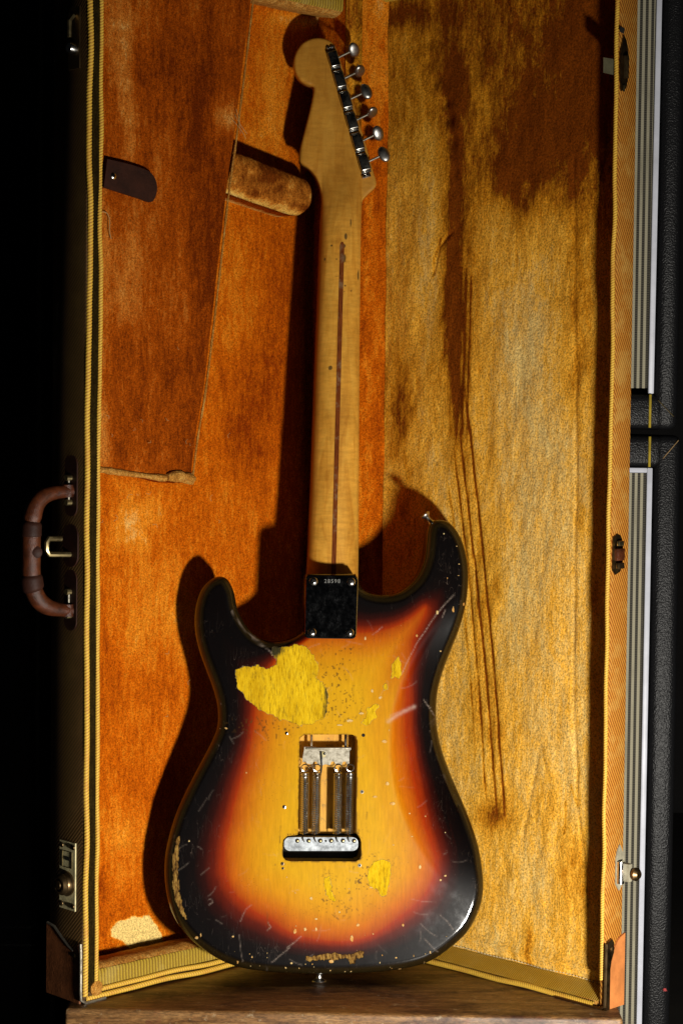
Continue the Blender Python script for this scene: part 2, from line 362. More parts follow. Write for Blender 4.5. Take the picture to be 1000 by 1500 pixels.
M_wall = simple('dark_wall_paint', (.006, .005, .005), .9, 8, .3)
M_floor = simple('dark_floor_boards', (.02, .015, .01), .8, 12, .4)
def m_chest():
    n = NT('old_varnished_wood'); v = n.obj((.12, 1, 1)); a = n.noise(v, 120, 6, .7, .5); b = n.noise(n.obj((.5, 1, 1)), 26, 5, .7)
    c = n.ramp(a, [(.3, (.09, .04, .012)), (.5, (.20, .095, .030)), (.72, (.34, .19, .07))])
    c = n.mix(thr(n, b, .5, .62), c, (.06, .022, .009)); c = n.mix(1.0, c, n.ramp(n.noise(n.obj((.2, 1, 1)), 700, 4, .8), [(.38, .55), (.62, 1.4)]), 'MULTIPLY'); c = n.mix(thr(n, n.noise(n.obj(), 420, 4, .8), .66, .72), c, (.45, .36, .22)); c = n.mix(n.math('MULTIPLY', thr(n, n.noise(n.obj(loc=(3, 1, 0)), 30, 5, .7), .58, .7), .6), c, (.16, .035, .015))
    c = n.mix(n.math('MULTIPLY', thr(n, n.noise(n.obj(loc=(1, 4, 0)), 90, 4, .7), .60, .72), .7), c, (.42, .33, .2))
    return n.fin(c, n.ramp(b, [(.3, .38), (.7, .6)]), nrm=n.bump(n.math('ADD', a, b), .45, .0012))
M_chest = m_chest()
M_chestF = simple('worn_wood_edge', (.15, .082, .022), .6, 90, .9, 1.0)
M_hair = simple('pale_fibre', (.42, .24, .08), .8)
M_thread = simple('cream_thread', (.6, .5, .3), .8)
M_red = simple('red_paint_fleck', (.5, .03, .03), .6)
M_hasp = simple('tarnished_steel', (.10, .09, .05), .4, 150, .3, .3)
M_lb = simple('dull_plated_steel', (.34, .31, .22), .45, 150, .3, .3)
M_solder = simple('old_solder', (.5, .42, .2), .5)
M_black = simple('black_wire', (.012, .012, .012), .4)
Z = np.array([0, 0, 1.0])
# ================================================================== SETTING
def structure(name, mb, mat): o = mb.build(name, mat, None, smooth=False, sharp=None); o['kind'] = 'structure'; return o
FZ = -0.20
m = MB(); m.add([(-4, -1.5, FZ), (4, -1.5, FZ), (4, 4.2, FZ), (-4, 4.2, FZ)], [(0, 1, 2, 3)]); structure('floor', m, M_floor)
m = MB(); m.add([(-4, 4.0, FZ - .01), (4, 4.0, FZ - .01), (4, 4.0, 3), (-4, 4.0, 3)], [(0, 3, 2, 1)]); structure('wall', m, M_wall)
# ================================================================== CASE
A0 = ground(504.6, 1379); L0 = ground(120.5, 1470); R0 = ground(884, 1479)
WL = np.linalg.norm(L0 - A0); e1 = (L0 - A0) / WL; n1 = np.cross(e1, Z) * 1.0
if n1[1] < 0: n1 = -n1                                    # backwards
WR = np.linalg.norm(R0 - A0); e2 = (R0 - A0) / WR; n2 = np.cross(e2, Z)
if n2[1] < 0: n2 = -n2
tp = hit(512, 6, A0, (0, 1, 0)); H = tp[2] + .019
0 and print('case', A0, WL, WR, H, 'angles', math.degrees(math.atan2(e1[1], e1[0])), math.degrees(math.atan2(e2[1], e2[0])))
def Bp(s, d, z): return A0 + np.multiply.outer(np.asarray(s, float), e1) + np.multiply.outer(np.asarray(d, float), n1) + np.multiply.outer(np.asarray(z, float), Z)
def Lp(s, d, z): return A0 + np.multiply.outer(np.asarray(s, float), e2) + np.multiply.outer(np.asarray(d, float), n2) + np.multiply.outer(np.asarray(z, float), Z)
def on_base(px, py, d):                                   # pixel -> (s,z) on the plane d behind the base's rim
    P = hit(px, py, A0 + n1 * d, n1); return (P - A0) @ e1, P[..., 2]
def on_lid(px, py, d):
    P = hit(px, py, A0 + n2 * d, n2); return (P - A0) @ e2, P[..., 2]
DB, DL = .052, .024
case = empty('guitar_case', tuple(A0), 'vintage tweed guitar case standing open on end, orange and gold plush lining', 'instrument case')
def fbox(mb, fn, s0, s1, d0, d1, z0, z1, bev=.002):
    c = fn((s0 + s1) / 2, (d0 + d1) / 2, (z0 + z1) / 2); ax = fn(1, 0, 0) - fn(0, 0, 0); ay = fn(0, 1, 0) - fn(0, 0, 0)
    mb.box(c, ax, ay, Z, s1 - s0, d1 - d0, z1 - z0, bev)
TW = .0175
m = MB()
fbox(m, Bp, WL - TW, WL, .0, DB + .004, 0, H)                        # side wall at the front left
fbox(m, Bp, .0, .012, .0, DB + .004, 0, H)
fbox(m, Bp, .012, WL - TW, .004, DB + .004, .0, .010)
fbox(m, Bp, .012, WL - TW, .004, DB + .004, H - .010, H)
fbox(m, Bp, .012, WL - TW, DB + .0005, DB + .004, .010, H - .010, 0)
base = m.build('base_shell', M_tweedL, case, label='deep half of the case in tweed, coloured darker for its shaded side')
m = MB()
fbox(m, Lp, WR - .007, WR, .0, DL + .005, 0, H, .003)
fbox(m, Lp, .001, .010, .0, DL + .005, 0, H)
fbox(m, Lp, .010, WR - .007, .003, DL + .005, .0, .007)
fbox(m, Lp, .010, WR - .007, .003, DL + .005, H - .007, H)
fbox(m, Lp, .010, WR - .007, DL + .0042, DL + .0052, .007, H - .007, 0)
lid = m.build('lid_shell', M_tweedR, case, label='shallow lid of the case in yellow tweed')
# twisted cords round the rims
def cord(path, r, pitch, parent, n=9):
    P = smooth_loop(path, pitch / 6, False) if len(path) > 2 else None
    if P is None:
        a, b = map(np.asarray, path); k = int(np.linalg.norm(b - a) / (pitch / 6)); t = np.linspace(0, 1, k)[:, None]; P = a + (b - a) * t
    jig = (np.array([vn(np.arange(len(P)) * .02, np.zeros(len(P)), q) for q in (3, 4, 5)]).T - .5) * r * .9
    P = P + jig
    T = np.gradient(P, axis=0); T /= np.linalg.norm(T, axis=1)[:, None]
    L = np.concatenate([[0], np.cumsum(np.linalg.norm(np.diff(P, axis=0), axis=1))])
    ref = np.array([1.0, .3, .1]); a = ref - T * (T @ ref)[:, None]; a /= np.linalg.norm(a, axis=1)[:, None]; b = np.cross(T, a)
    th = np.linspace(0, 2 * math.pi, n, endpoint=False); ph = 2 * math.pi * L / pitch
    g = np.abs(np.cos((th[None] * 2 - ph[:, None] * 2) / 2))       # two strands
    rr = r * (.78 + .3 * g)
    V = P[:, None] + rr[..., None] * (np.cos(th)[None, :, None] * a[:, None] + np.sin(th)[None, :, None] * b[:, None])
    m_ = len(P); Fc = [(i * n + k, i * n + (k + 1) % n, (i + 1) * n + (k + 1) % n, (i + 1) * n + k) for i in range(m_ - 1) for k in range(n)]
    return mk('piping_cord', V.reshape(-1, 3), Fc, M_cord, parent, attrs={'groove': g.reshape(-1)})
cord([Bp(WL - .0030, -.0006, .008), Bp(WL - .0030, -.0006, H - .004)], .0030, .0062, base)
cord([Bp(WL - .0165, -.0002, .020), Bp(WL - .0165, -.0002, H - .02)], .0025, .0056, base)
cord([Bp(WL - .004, .0008, .0045), Bp(.006, .0008, .0045)], .0028, .0060, base)
cord([Bp(WL - .022, .0015, .0110), Bp(.006, .0015, .0105)], .0026, .0056, base)
cord([Bp(WL - .004, .0008, H - .0045), Bp(.006, .0008, H - .0045)], .0026, .0060, base)
cord([Lp(WR - .0035, -.0004, .03), Lp(WR - .0035, -.0004, H - .004)], .0022, .0050, lid)
cord([Lp(WR - .012, .0006, .0036), Lp(.006, .0006, .0036)], .0030, .0052, lid)
cord([Lp(WR - .012, .0006, H - .0036), Lp(.006, .0006, H - .0036)], .0028, .0052, lid)
# rim channel between the two cords
m = MB(); fbox(m, Bp, WL - .0150, WL - .0050, -.0008, .002, .01, H - .01, .0005); m.build('rim_channel', M_vD, base)
# grid surface with velvet relief
def sheet(name, fn, S, D, Zs, mat, parent, amp=.0016, nap=None, relief=None, label=None, outward=None):
    """S,D,Zs arrays (i,j) of frame coordinates"""
    P = fn(S.ravel(), D.ravel(), Zs.ravel()); ni, nj = S.shape
    px, py = proj(P)
    q = nap(px, py, S.ravel(), Zs.ravel()) if nap is not None else np.full(len(P), .5)
    rel = amp * (fbm(S.ravel() * 45, Zs.ravel() * 22, 11, 3) - .5) * 2
    if relief is not None: rel = rel + relief(px, py, S.ravel(), Zs.ravel())
    P = P + rel[:, None] * np.asarray(outward)[None]
    Fc = [(i * nj + j, i * nj + j + 1, (i + 1) * nj + j + 1, (i + 1) * nj + j) for i in range(ni - 1) for j in range(nj - 1)]
    return mk(name, P, Fc, mat, parent, attrs={'nap': q}, label=label)
def grid(s0, s1, z0, z1, step, d):
    s = np.linspace(s0, s1, max(2, int(abs(s1 - s0) / step) + 1)); z = np.linspace(z0, z1, max(2, int(abs(z1 - z0) / step) + 1))
    S, ZZ = np.meshgrid(s, z, indexing='ij'); return S, np.full_like(S, d), ZZ
# --- base floor
blotP = [(160, 1358), (178, 1350), (195, 1343), (222, 1342), (236, 1368), (240, 1388), (205, 1397), (190, 1393), (180, 1378), (163, 1373)]
def napB(px, py, s, z):
    q = .5 + .16 * (fbm(px / 60, py / 90, 5, 4) - .5)
    P = np.c_[px, py]
    q = q + .62 * ss(-2, 3, sdf(P, blotP) + 10 * (fbm(px / 9, py / 9, 8, 3) - .5))
    for cx, cy, rx, ry, a in ((190, 770, 26, 34, .26), (225, 745, 20, 25, .14), (262, 900, 30, 60, .14), (190, 1220, 50, 35, .12), (205, 930, 30, 70, .10), (372, 600, 25, 120, -.14), (350, 640, 22, 50, -.10), (400, 150, 20, 100, .16), (460, 30, 60, 12, .3), (375, 230, 14, 60, .12), (350, 420, 30, 80, .06), (160, 1000, 20, 120, -.06), (410, 480, 25, 140, -.08), (150, 1320, 14, 60, -.12)):
        q = q + a * np.exp(-((px - cx) / rx) ** 2 - ((py - cy) / ry) ** 2) * (.6 + .8 * fbm(px / 12, py / 12, 9, 3))
    return q
def relB(px, py, s, z):
    r = -.003 * np.exp(-(np.maximum(np.minimum(s - .012, WL - TW - s), 0) / .005)) - .003 * np.exp(-(np.maximum(np.minimum(z - .03, H - .03 - z), 0) / .005))
    r = r - .0006 * np.exp(-((py - (1247 - (px - 140) * .06)) / 2.5) ** 2)
    return -r
S, D, ZZ = grid(.012, WL - TW + .001, .012, H - .012, .0022, DB - .002)
sheet('velvet_floor', Bp, S, D, ZZ, M_vL, base, nap=napB, relief=relB, outward=-n1)
S, D, ZZ = grid(.0, DB, .012, H - .012, .003, 0); 
sheet('velvet_hinge_wall', lambda a, b, c: Bp(.0135 + 0 * a, a, c), S, D, ZZ, M_vL, base, amp=.0006, outward=e1)
sheet('velvet_side_wall', lambda a, b, c: Bp(WL - TW - .0015 + 0 * a, a, c), *[x for x in grid(.003, DB, .012, H - .012, .004, 0)], M_vL, base, amp=.0006, outward=-e1)
# bottom / top ledges of the base: tweed tongue + velvet edge roll
def sweep(name, fn, prof, s0, s1, mat, parent, amp=.0006, step=.003, out=None, seed=1):
    s = np.linspace(s0, s1, int((s1 - s0) / step) + 1); pr = np.asarray(prof)
    S = np.repeat(s[:, None], len(pr), 1); Dm = np.repeat(pr[None, :, 0], len(s), 0); Zm = np.repeat(pr[None, :, 1], len(s), 0)
    Zm = Zm + amp * (fbm(S * 130, Dm * 130, seed, 3) - .5) * 2; Dm = Dm + amp * (fbm(S * 110, Zm * 110 + 5, seed + 3, 3) - .5) * 2
    P = fn(S.ravel(), Dm.ravel(), Zm.ravel()); nj = len(pr)
    Fc = [(i * nj + j, i * nj + j + 1, (i + 1) * nj + j + 1, (i + 1) * nj + j) for i in range(len(s) - 1) for j in range(nj - 1)]
    return mk(name, P, Fc, mat, parent, attrs={'nap': np.full(len(P), .5)})
for f, sg in ((lambda z: z, 1), (lambda z: H - z, -1)):
    sweep('tweed_tongue', Bp, [(.0035, f(.012)), (.004, f(.018)), (.0045, f(.0265)), (.006, f(.0285))], .012, WL - .018, M_tweedG, base, amp=.0003)
    sweep('velvet_edge_roll', Bp, [(.006, f(.0275)), (.009, f(.031)), (.014, f(.033)), (.022, f(.033)), (.034, f(.031)), (DB - .003, f(.028))], .012, WL - .018, M_vE, base, amp=.0011, seed=4)
    lo_ = .0255
    sweep('tweed_lip', Lp, [(.001, f(.0065)), (.008, f(.0110)), (.013, f(.0135)), (.018, f(.0160)), (.0205, f(.0175))], .006, WR - .008, M_tweedY, lid, amp=.0003, seed=7)
# stitching along the lid lip
m = MB(); s = .012
while s < WR - .012:
    z_ = .0186 + .0006 * math.sin(s * 90)
    m.tube([Lp(s, .0210, z_), Lp(s + .0013, .0205, z_ + .0006), Lp(s + .0026, .0210, z_)], .00045, 5); s += .0042
m.build('stitching', M_thread, lid, kind='stuff')
# --- lid floor and hinge side wall
s0L = .022
for it in range(40):
    x, y = proj(Lp(s0L, DL, .57)); s0L += (563.5 - x) / 1317 / .72
0 and print('lid floor corner s', s0L)
def napR_shaded(px, py, s, z):
    q = .62 + .24 * (fbm(px / 45, py / 110, 21, 4) - .5) + .12 * (fbm(px / 7, py / 40, 22, 3) - .5)
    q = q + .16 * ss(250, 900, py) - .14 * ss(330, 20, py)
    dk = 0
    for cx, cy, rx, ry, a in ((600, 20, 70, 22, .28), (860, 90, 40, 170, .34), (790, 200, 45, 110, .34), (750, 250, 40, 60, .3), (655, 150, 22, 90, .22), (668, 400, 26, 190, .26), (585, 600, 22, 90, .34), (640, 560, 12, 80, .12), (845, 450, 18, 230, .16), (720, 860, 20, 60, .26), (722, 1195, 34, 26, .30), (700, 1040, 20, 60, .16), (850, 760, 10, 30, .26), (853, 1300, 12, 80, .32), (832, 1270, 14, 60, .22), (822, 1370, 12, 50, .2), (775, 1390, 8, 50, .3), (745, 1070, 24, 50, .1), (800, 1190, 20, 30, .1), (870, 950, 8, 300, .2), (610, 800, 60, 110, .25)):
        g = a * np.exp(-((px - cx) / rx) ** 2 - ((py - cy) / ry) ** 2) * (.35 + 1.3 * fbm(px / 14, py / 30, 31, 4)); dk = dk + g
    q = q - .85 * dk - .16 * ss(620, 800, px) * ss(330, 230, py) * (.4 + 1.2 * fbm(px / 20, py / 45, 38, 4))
    q = q - .22 * np.exp(-((px - 664 - 6 * np.sin(py / 90)) / 11) ** 2) * ss(40, 120, py) * ss(700, 560, py) * (.3 + 1.4 * fbm(px / 3, py / 70, 35, 3))  # long crease, its shade painted as darker nap
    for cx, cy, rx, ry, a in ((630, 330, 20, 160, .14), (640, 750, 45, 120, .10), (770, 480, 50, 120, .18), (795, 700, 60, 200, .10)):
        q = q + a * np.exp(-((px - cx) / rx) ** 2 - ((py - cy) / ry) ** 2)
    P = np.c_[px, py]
    for k, (x0, x1, x2, y0, y1, a) in enumerate(((679, 713, 739, 560, 1200, .34), (671, 702, 727, 620, 1190, .30), (664, 692, 712, 650, 1170, .22), (655, 682, 697, 700, 1120, .13))):  # string grooves: their shade is painted dark into the nap
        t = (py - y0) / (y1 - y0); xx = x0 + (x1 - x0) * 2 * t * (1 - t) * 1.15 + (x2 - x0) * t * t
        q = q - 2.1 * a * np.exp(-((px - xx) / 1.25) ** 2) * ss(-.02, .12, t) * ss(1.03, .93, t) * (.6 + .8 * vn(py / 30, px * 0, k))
    xc = 668 + 60 * ss(500, 1220, py); q = q - .30 * np.exp(-((px - xc) / 17) ** 2) * ss(330, 480, py) * ss(1230, 1120, py) * fbm(px / 2.6, py / 90, 36, 3)  # bundle of folds, shaded by darker colour
    for k, xx in enumerate((672, 680, 688)): q = q - .30 * np.exp(-((px - xx - 4 * np.sin(py / 150)) / 1.6) ** 2) * ss(380, 430, py) * ss(660, 600, py)  # thin crease lines, shade painted in as well
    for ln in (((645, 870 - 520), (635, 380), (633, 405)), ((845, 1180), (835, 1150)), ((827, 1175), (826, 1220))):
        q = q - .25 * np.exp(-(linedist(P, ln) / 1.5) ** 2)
    return q
def relR(px, py, s, z):
    r = .010 * np.exp(-(s - s0L) / .004) * 0
    r = r + .005 * np.exp(-np.abs(z - .03) / .006)
    for k, (cx, cy) in enumerate(((629, 60), (632, 88), (638, 118), (648, 150), (655, 172), (660, 205), (664, 250))):
        r = r - (.0016, .0012, .0022, .003, .0034, .0028, .0016)[k] * np.exp(-((px - cx) / 9) ** 2 - ((py - cy) / 12) ** 2) + .0008 * np.exp(-((px - cx - 7) / 9) ** 2 - ((py - cy + 14) / 9) ** 2)
    r = r - .0012 * np.exp(-((px - 671) / 14) ** 2) * ss(180, 260, py) * ss(720, 560, py)
    for k, (x0, x1, x2, y0, y1, a) in enumerate(((679, 713, 739, 560, 1200, .0007), (671, 702, 727, 620, 1190, .0006), (664, 692, 712, 650, 1170, .0004))):
        t = (py - y0) / (y1 - y0); xx = x0 + (x1 - x0) * 2 * t * (1 - t) * 1.15 + (x2 - x0) * t * t
        r = r - a * np.exp(-((px - xx) / 2.2) ** 2) * ss(-.02, .12, t) * ss(1.03, .93, t)
    r = r - .0014 * np.exp(-(linedist(np.c_[px, py], ((660, 340), (642, 362), (634, 400))) / 2.5) ** 2)
    r = r - .0018 * np.exp(-(linedist(np.c_[px, py], ((765, 1405 - 180), (790, 1090), (800, 1130))) / 3) ** 2) * .4
    r = r - .0016 * np.exp(-(linedist(np.c_[px, py], ((840, 230), (843, 700), (838, 1000), (845, 1180), (862, 1330))) / 3) ** 2) * .6
    return r
S, D, ZZ = grid(s0L, WR - .007, .012, H - .012, .00135, DL - .001)
sheet('velvet_floor', Lp, S, D, ZZ, M_vR, lid, nap=napR_shaded, relief=relR, outward=-n2, amp=.0020)
def lidwall(a, b, c): return Lp(.009 + (s0L - .009) * (a / DL), a, c)
sheet('velvet_hinge_wall', lidwall, *grid(.0, DL + .001, .008, H - .008, .003, 0), M_vL, lid, amp=.0005, outward=e2 * .9,
      nap=lambda px, py, s, z: .48 + .3 * (fbm(px / 12, py / 60, 41, 3) - .5) + .16 * ss(240, 60, py))
sheet('velvet_side_wall', lambda a, b, c: Lp(WR - .0075 + 0 * a, a, c), *grid(.003, DL, .012, H - .012, .004, 0), M_vL, lid, amp=.0004, outward=-e2)
m = MB()
S, ZZ = np.meshgrid(np.linspace(0, 1, 12), np.linspace(.012, H - .012, 260), indexing='ij')
def hstrip(a, b, c):
    A = Bp(.0145 + 0 * a, -.0012, 0 * a) ; B = Lp(.0125 + 0 * a, -.0012, 0 * a); P = A * (1 - a)[:, None] + B * a[:, None] + np.outer(.006 * np.sin(a * math.pi), n1 + n2) * .5; P[:, 2] = c; return P
sheet('velvet_hinge_strip', hstrip, S, S * 0, ZZ, M_vR, case, amp=.0007, outward=np.array([0, -1.0, 0]), nap=lambda px, py, s, z: .42 + .4 * (fbm(px / 8, py / 30, 77, 3) - .5))
# --- compartment lid
dc = .010
cp = np.array([(140, -14), (374, -14), (371, 0), (350, 175), (335, 285), (322, 400), (303, 560), (290, 640), (283, 706), (262, 708), (232, 700), (190, 695), (140, 688)], float)
cs, cz = on_base(cp[:, 0], cp[:, 1], dc); cs = np.minimum(cs, WL - TW); cz = np.minimum(cz, H - .012)
comp_poly = np.c_[cs, cz]
def plate_mesh(name, fn, poly, step, d_of, mat, parent, thick, attrs=None, edge=.004, out=None, outline_step=None, back=True):
    """sheet cut to a polygon in frame (s,z), rounded at its edge, d_of(P, dist) -> depth"""
    L = []
    n_ = len(poly)
    for i in range(n_):
        a, b = poly[i], poly[(i + 1) % n_]; k = max(1, int(np.linalg.norm(b - a) / step))
        for j in range(k): L.append(a + (b - a) * j / k)
    L = np.array(L); x0, y0 = L.min(0); x1, y1 = L.max(0)
    gx, gy = np.meshgrid(np.arange(x0, x1, step), np.arange(y0, y1, step)); G = np.c_[gx.ravel(), gy.ravel()]
    G = G[sdf(G, L) > step * .6]
    allp = np.vstack([L, G]); N_ = len(L)
    r = delaunay_2d_cdt([Vector(p) for p in allp], [(i, (i + 1) % N_) for i in range(N_)], [], 0, 1e-7)
    V = np.array([tuple(v) for v in r[0]]); Fc = [f for f in r[2]]
    cen = np.array([V[list(f)].mean(0) for f in Fc]); ok = sdf(cen, L) > 0; Fc = [f for f, k in zip(Fc, ok) if k]
    d = np.maximum(sdf(V, L), 0); dep = d_of(V, d)
    P = fn(V[:, 0], dep, V[:, 1]); nV = len(V)
    Pb = fn(L[:, 0], np.full(N_, thick), L[:, 1])
    idx = list(range(N_))
    F2 = list(Fc) + [(i, (i + 1) % N_, nV + (i + 1) % N_, nV + i) for i in idx]
    allP = np.vstack([P, Pb]); px, py = proj(allP)
    at = attrs(px, py) if attrs else {'nap': np.full(len(allP), .5)}
    return mk(name, allP, F2, mat, parent, attrs=at)
def napC(px, py):
    q = .47 + .30 * (fbm(px / 22, py / 110, 61, 4) - .5) + .22 * ss(170, 145, px) * ss(200, 420, py)
    for cx, cy, rx, ry, a in ((185, 120, 16, 110, .30), (165, 60, 20, 60, .18), (220, 100, 50, 60, -.12), (300, 250, 40, 200, -.12), (180, 420, 30, 60, .16), (250, 330, 40, 60, .06), (330, 170, 16, 20, .3), (235, 520, 60, 70, -.04)):
        q = q + a * np.exp(-((px - cx) / rx) ** 2 - ((py - cy) / ry) ** 2) * (.5 + fbm(px / 10, py / 10, 62, 3))
    return {'nap': q}
comp = plate_mesh('compartment_lid', Bp, comp_poly, .003, lambda V, d: dc + .0045 * np.exp(-d / .003) + .0022 * (fbm(V[:, 0] * 40, V[:, 1] * 25, 66, 3) - .5), M_vC, case, .020, napC)
comp['label'] = 'brown velvet lid of the storage compartment'
# compartment walls below its lid (inner edges only)
m = MB(); iw = [i for i in range(len(comp_poly))]
for i in range(1, 12):
    a, b = comp_poly[i], comp_poly[(i + 1) % len(comp_poly)]
    m.add([Bp(a[0], .019, a[1]), Bp(b[0], .019, b[1]), Bp(b[0], DB, b[1]), Bp(a[0], DB, a[1])], [(0, 1, 2, 3)])
m.build('compartment_wall', M_vL, comp, smooth=False, sharp=None)
# frayed pale edging along the compartment lid
def roll(name, pts, d, r, mat, parent, seed=0, fn=on_base, P3=None, n=10):
    pts = np.asarray(pts, float); s, z = fn(pts[:, 0], pts[:, 1], d); fr = Bp if fn is on_base else Lp
    Q = smooth_loop(fr(s, np.full(len(s), d), z), .0025, False); rr = r * (.75 + .6 * vn(np.arange(len(Q)) * .45, np.zeros(len(Q)), seed))
    if isinstance(r, np.ndarray): pass
    mb = MB(); mb.tube(Q, rr, n); return mb.build(name, mat, parent, attrs=None)
roll('frayed_edge', [(142, 687), (175, 692), (205, 696), (235, 700), (262, 702), (282, 707)], dc + .001, .0030, M_vE, comp, 3)
roll('frayed_edge', [(245, 699), (262, 697), (276, 699), (283, 703)], dc - .001, .0042, M_vE, comp, 8)
roll('edge_welt', [(282, 703), (290, 640), (303, 560), (322, 400), (335, 285), (350, 175), (371, 0)], dc + .0015, .0011, M_vE, comp, 5, n=6)
# leather tab + snap
tb = np.array([(157, 233), (187, 240), (214, 249), (225, 258), (230, 272), (228, 287), (221, 296), (205, 291), (180, 283), (152, 274)], float)
ts, tz = on_base(tb[:, 0], tb[:, 1], dc - .006); m = MB()
A_ = smooth_loop(np.c_[ts, tz], .003, True, corner=(0, 9)); m.prism(Bp(A_[:, 0], np.full(len(A_), dc - .0065), A_[:, 1]), Bp(A_[:, 0], np.full(len(A_), dc - .0030), A_[:, 1]))
m.build('leather_tab', M_leatherD, comp)
c = on_base(np.array([166.0]), np.array([258.0]), dc - .006); c = Bp(c[0], np.array([dc - .0065]), c[1])[0]
m = MB(); m.lathe(c, -n1, [(.0034, -.0002), (.0034, .0006), (.0026, .0014), (.001, .0018)], 16); m.build('snap_rivet', M_shiny, comp)
# loose hairs / threads on the velvet
m = MB()
def hair(pts, r=.00028):
    pts = np.asarray(pts, float); s, z = on_base(pts[:, 0], pts[:, 1], dc - .003); m.tube(smooth_loop(Bp(s, dc - .0030 - .001 * np.sin(np.linspace(0, 3, len(pts))), z), .002, False), r, 5)
hair([(148, 310), (156, 312), (160, 322), (160, 338), (163, 350)], .00045); hair([(344, 168), (352, 184), (362, 196)]); hair([(340, 175), (352, 190), (360, 203)]); hair([(346, 160), (350, 178), (352, 196)])
rs0 = np.random.RandomState(3)
for k in range(26):
    x_, y_ = (rs0.uniform(150, 340), rs0.uniform(600, 780)) if k % 2 else (rs0.uniform(146, 330), rs0.uniform(40, 1330)); a_ = rs0.uniform(0, 6.28); l_ = rs0.uniform(2, 6)
    hair([(x_, y_), (x_ + l_ * math.cos(a_), y_ + l_ * math.sin(a_)), (x_ + 1.7 * l_ * math.cos(a_ + .7), y_ + 1.7 * l_ * math.sin(a_ + .7))], .00022)
m.build('loose_threads', M_hair, case, kind='stuff')
# --- neck rest pad
pd = .012
pp = np.array([(338, 222), (352, 220), (400, 238), (440, 254), (457, 262), (464, 276), (464, 296), (456, 309), (440, 314), (395, 300), (345, 282), (338, 276)], float)
ps, pz = on_base(pp[:, 0], pp[:, 1], pd)
pad_poly = smooth_loop(np.c_[ps, pz], .003)
def napP(px, py):
    q = .42 + .6 * (fbm(px / 16, py / 22, 71, 4) - .5) + .35 * ss(-8, 8, (py - (282 + (px - 345) * .30)))
    q = q - .25 * np.exp(-((px - 398) / 22) ** 2 - ((py - 258) / 12) ** 2); return {'nap': q}
pad = plate_mesh('neck_rest', Bp, pad_poly, .0022, lambda V, d: pd + .013 * (1 - np.sqrt(np.clip(1 - (1 - np.minimum(d / .017, 1)) ** 2, 0, 1))) + .0022 * (fbm(V[:, 0] * 90, V[:, 1] * 90, 73, 3) - .5), m_velvet('pad_velvet', (.16, .035, .003), (.46, .15, .015), (.76, .42, .08), nap=True), case, DB + .002, napP)
pad['label'] = 'padded neck rest in worn gold velvet'
# --- leather corner cap and metal trim, front left
m = MB(); loop = []
zt = .072
def sidepoly(fn, W, pts, out0, out1, mat, name, parent):   # polygon on the outer side wall (d,z)
    m = MB(); pts = np.asarray(pts); m.prism(fn(np.full(len(pts), W + out0), pts[:, 0], pts[:, 1]), fn(np.full(len(pts), W + out1), pts[:, 0], pts[:, 1]))
    return m.build(name, mat, parent)
cap = sidepoly(Bp, WL, [(.0015, -.0005), (.0015, .050), (.006, .058), (.012, .050), (.020, .053), (.032, .060), (.044, .068), (DB + .005, .070), (DB + .005, -.0005)], .0003, .0026, M_leather, 'corner_cap', case)
cap.data.materials[0] = M_leatherC
cap['label'] = 'brown leather cap on the left corner'
m = MB(); m.tube([Bp(WL + .0026, -.0006, .060), Bp(WL + .0026, -.0012, .050), Bp(WL + .0026, -.0012, .012), Bp(WL + .0022, -.0012, .004), Bp(WL - .003, -.0016, .0004), Bp(WL - .016, -.0016, .0004), Bp(WL - .028, -.0010, .0008)], .0017, 8); m.build('metal_trim', M_claw, cap)
m = MB(); m.tube([Bp(WL + .0022, d_, z_) for d_, z_ in ((.012, .051), (.020, .054), (.032, .061), (.044, .069), (DB + .004, .071))], .0014, 6); m.build('cap_edge', M_claw, cap)
m = MB(); m.lathe(Bp(WL + .002, .0085, .047), e1, [(.0032, 0), (.0030, .001), (.0016, .0018)], 12); m.build('rivet', M_bronze, cap)
m = MB(); m.lathe(Bp(WL - .0165, -.001, .0125), -n1, [(.0075, 0), (.0075, .0012), (.005, .0022)], 16); m.build('corner_button', M_vE, cap)
# --- right corner: orange leather, dark metal trim
cap2 = sidepoly(Lp, WR, [(.0065, -.0005), (.0065, .040), (.0085, .046), (.012, .058), (.018, .066), (.022, .069), (DL + .006, .072), (DL + .006, -.0005)], .0003, .0022, M_leatherO, 'corner_cap', case)
cap2['label'] = 'orange leather cap on the right corner'
m = MB(); P_ = [(.0015, .0), (.0015, .060), (.004, .068), (.009, .070), (.0125, .066), (.0125, .056), (.0085, .048), (.0070, .040), (.0070, .0)]
P_ = np.asarray(P_); m.prism(Lp(np.full(len(P_), WR + .0005), P_[:, 0] - .002, P_[:, 1]), Lp(np.full(len(P_), WR + .0032), P_[:, 0] - .002, P_[:, 1])); m.build('metal_trim', M_bronze, cap2)
m = MB(); m.tube([Lp(WR + .0018, -.0008, .066), Lp(WR + .0018, -.0012, .01), Lp(WR + .0012, -.0014, .0035), Lp(WR - .004, -.0016, .0004), Lp(WR - .02, -.0014, .0004), Lp(WR - .06, -.0012, .0004)], .0017, 8); m.build('metal_edge', M_bronze, cap2)
m = MB(); m.lathe(Lp(WR + .003, .0075, .060), e2, [(.003, 0), (.003, .0008), (.0016, .0016)], 12); m.build('rivet', M_bronze, cap2)
# helper: on outer side walls, pixel -> (d,z)
def on_lside(px, py, off=0.0):
    P = hit(np.asarray([px], float), np.asarray([py], float), Bp(WL + off, 0, 0), e1)[0]; return (P - A0) @ n1, P[2]
def on_rside(px, py, off=0.0):
    P = hit(np.asarray([px], float), np.asarray([py], float), Lp(WR + off, 0, 0), e2)[0]; return (P - A0) @ n2, P[2]
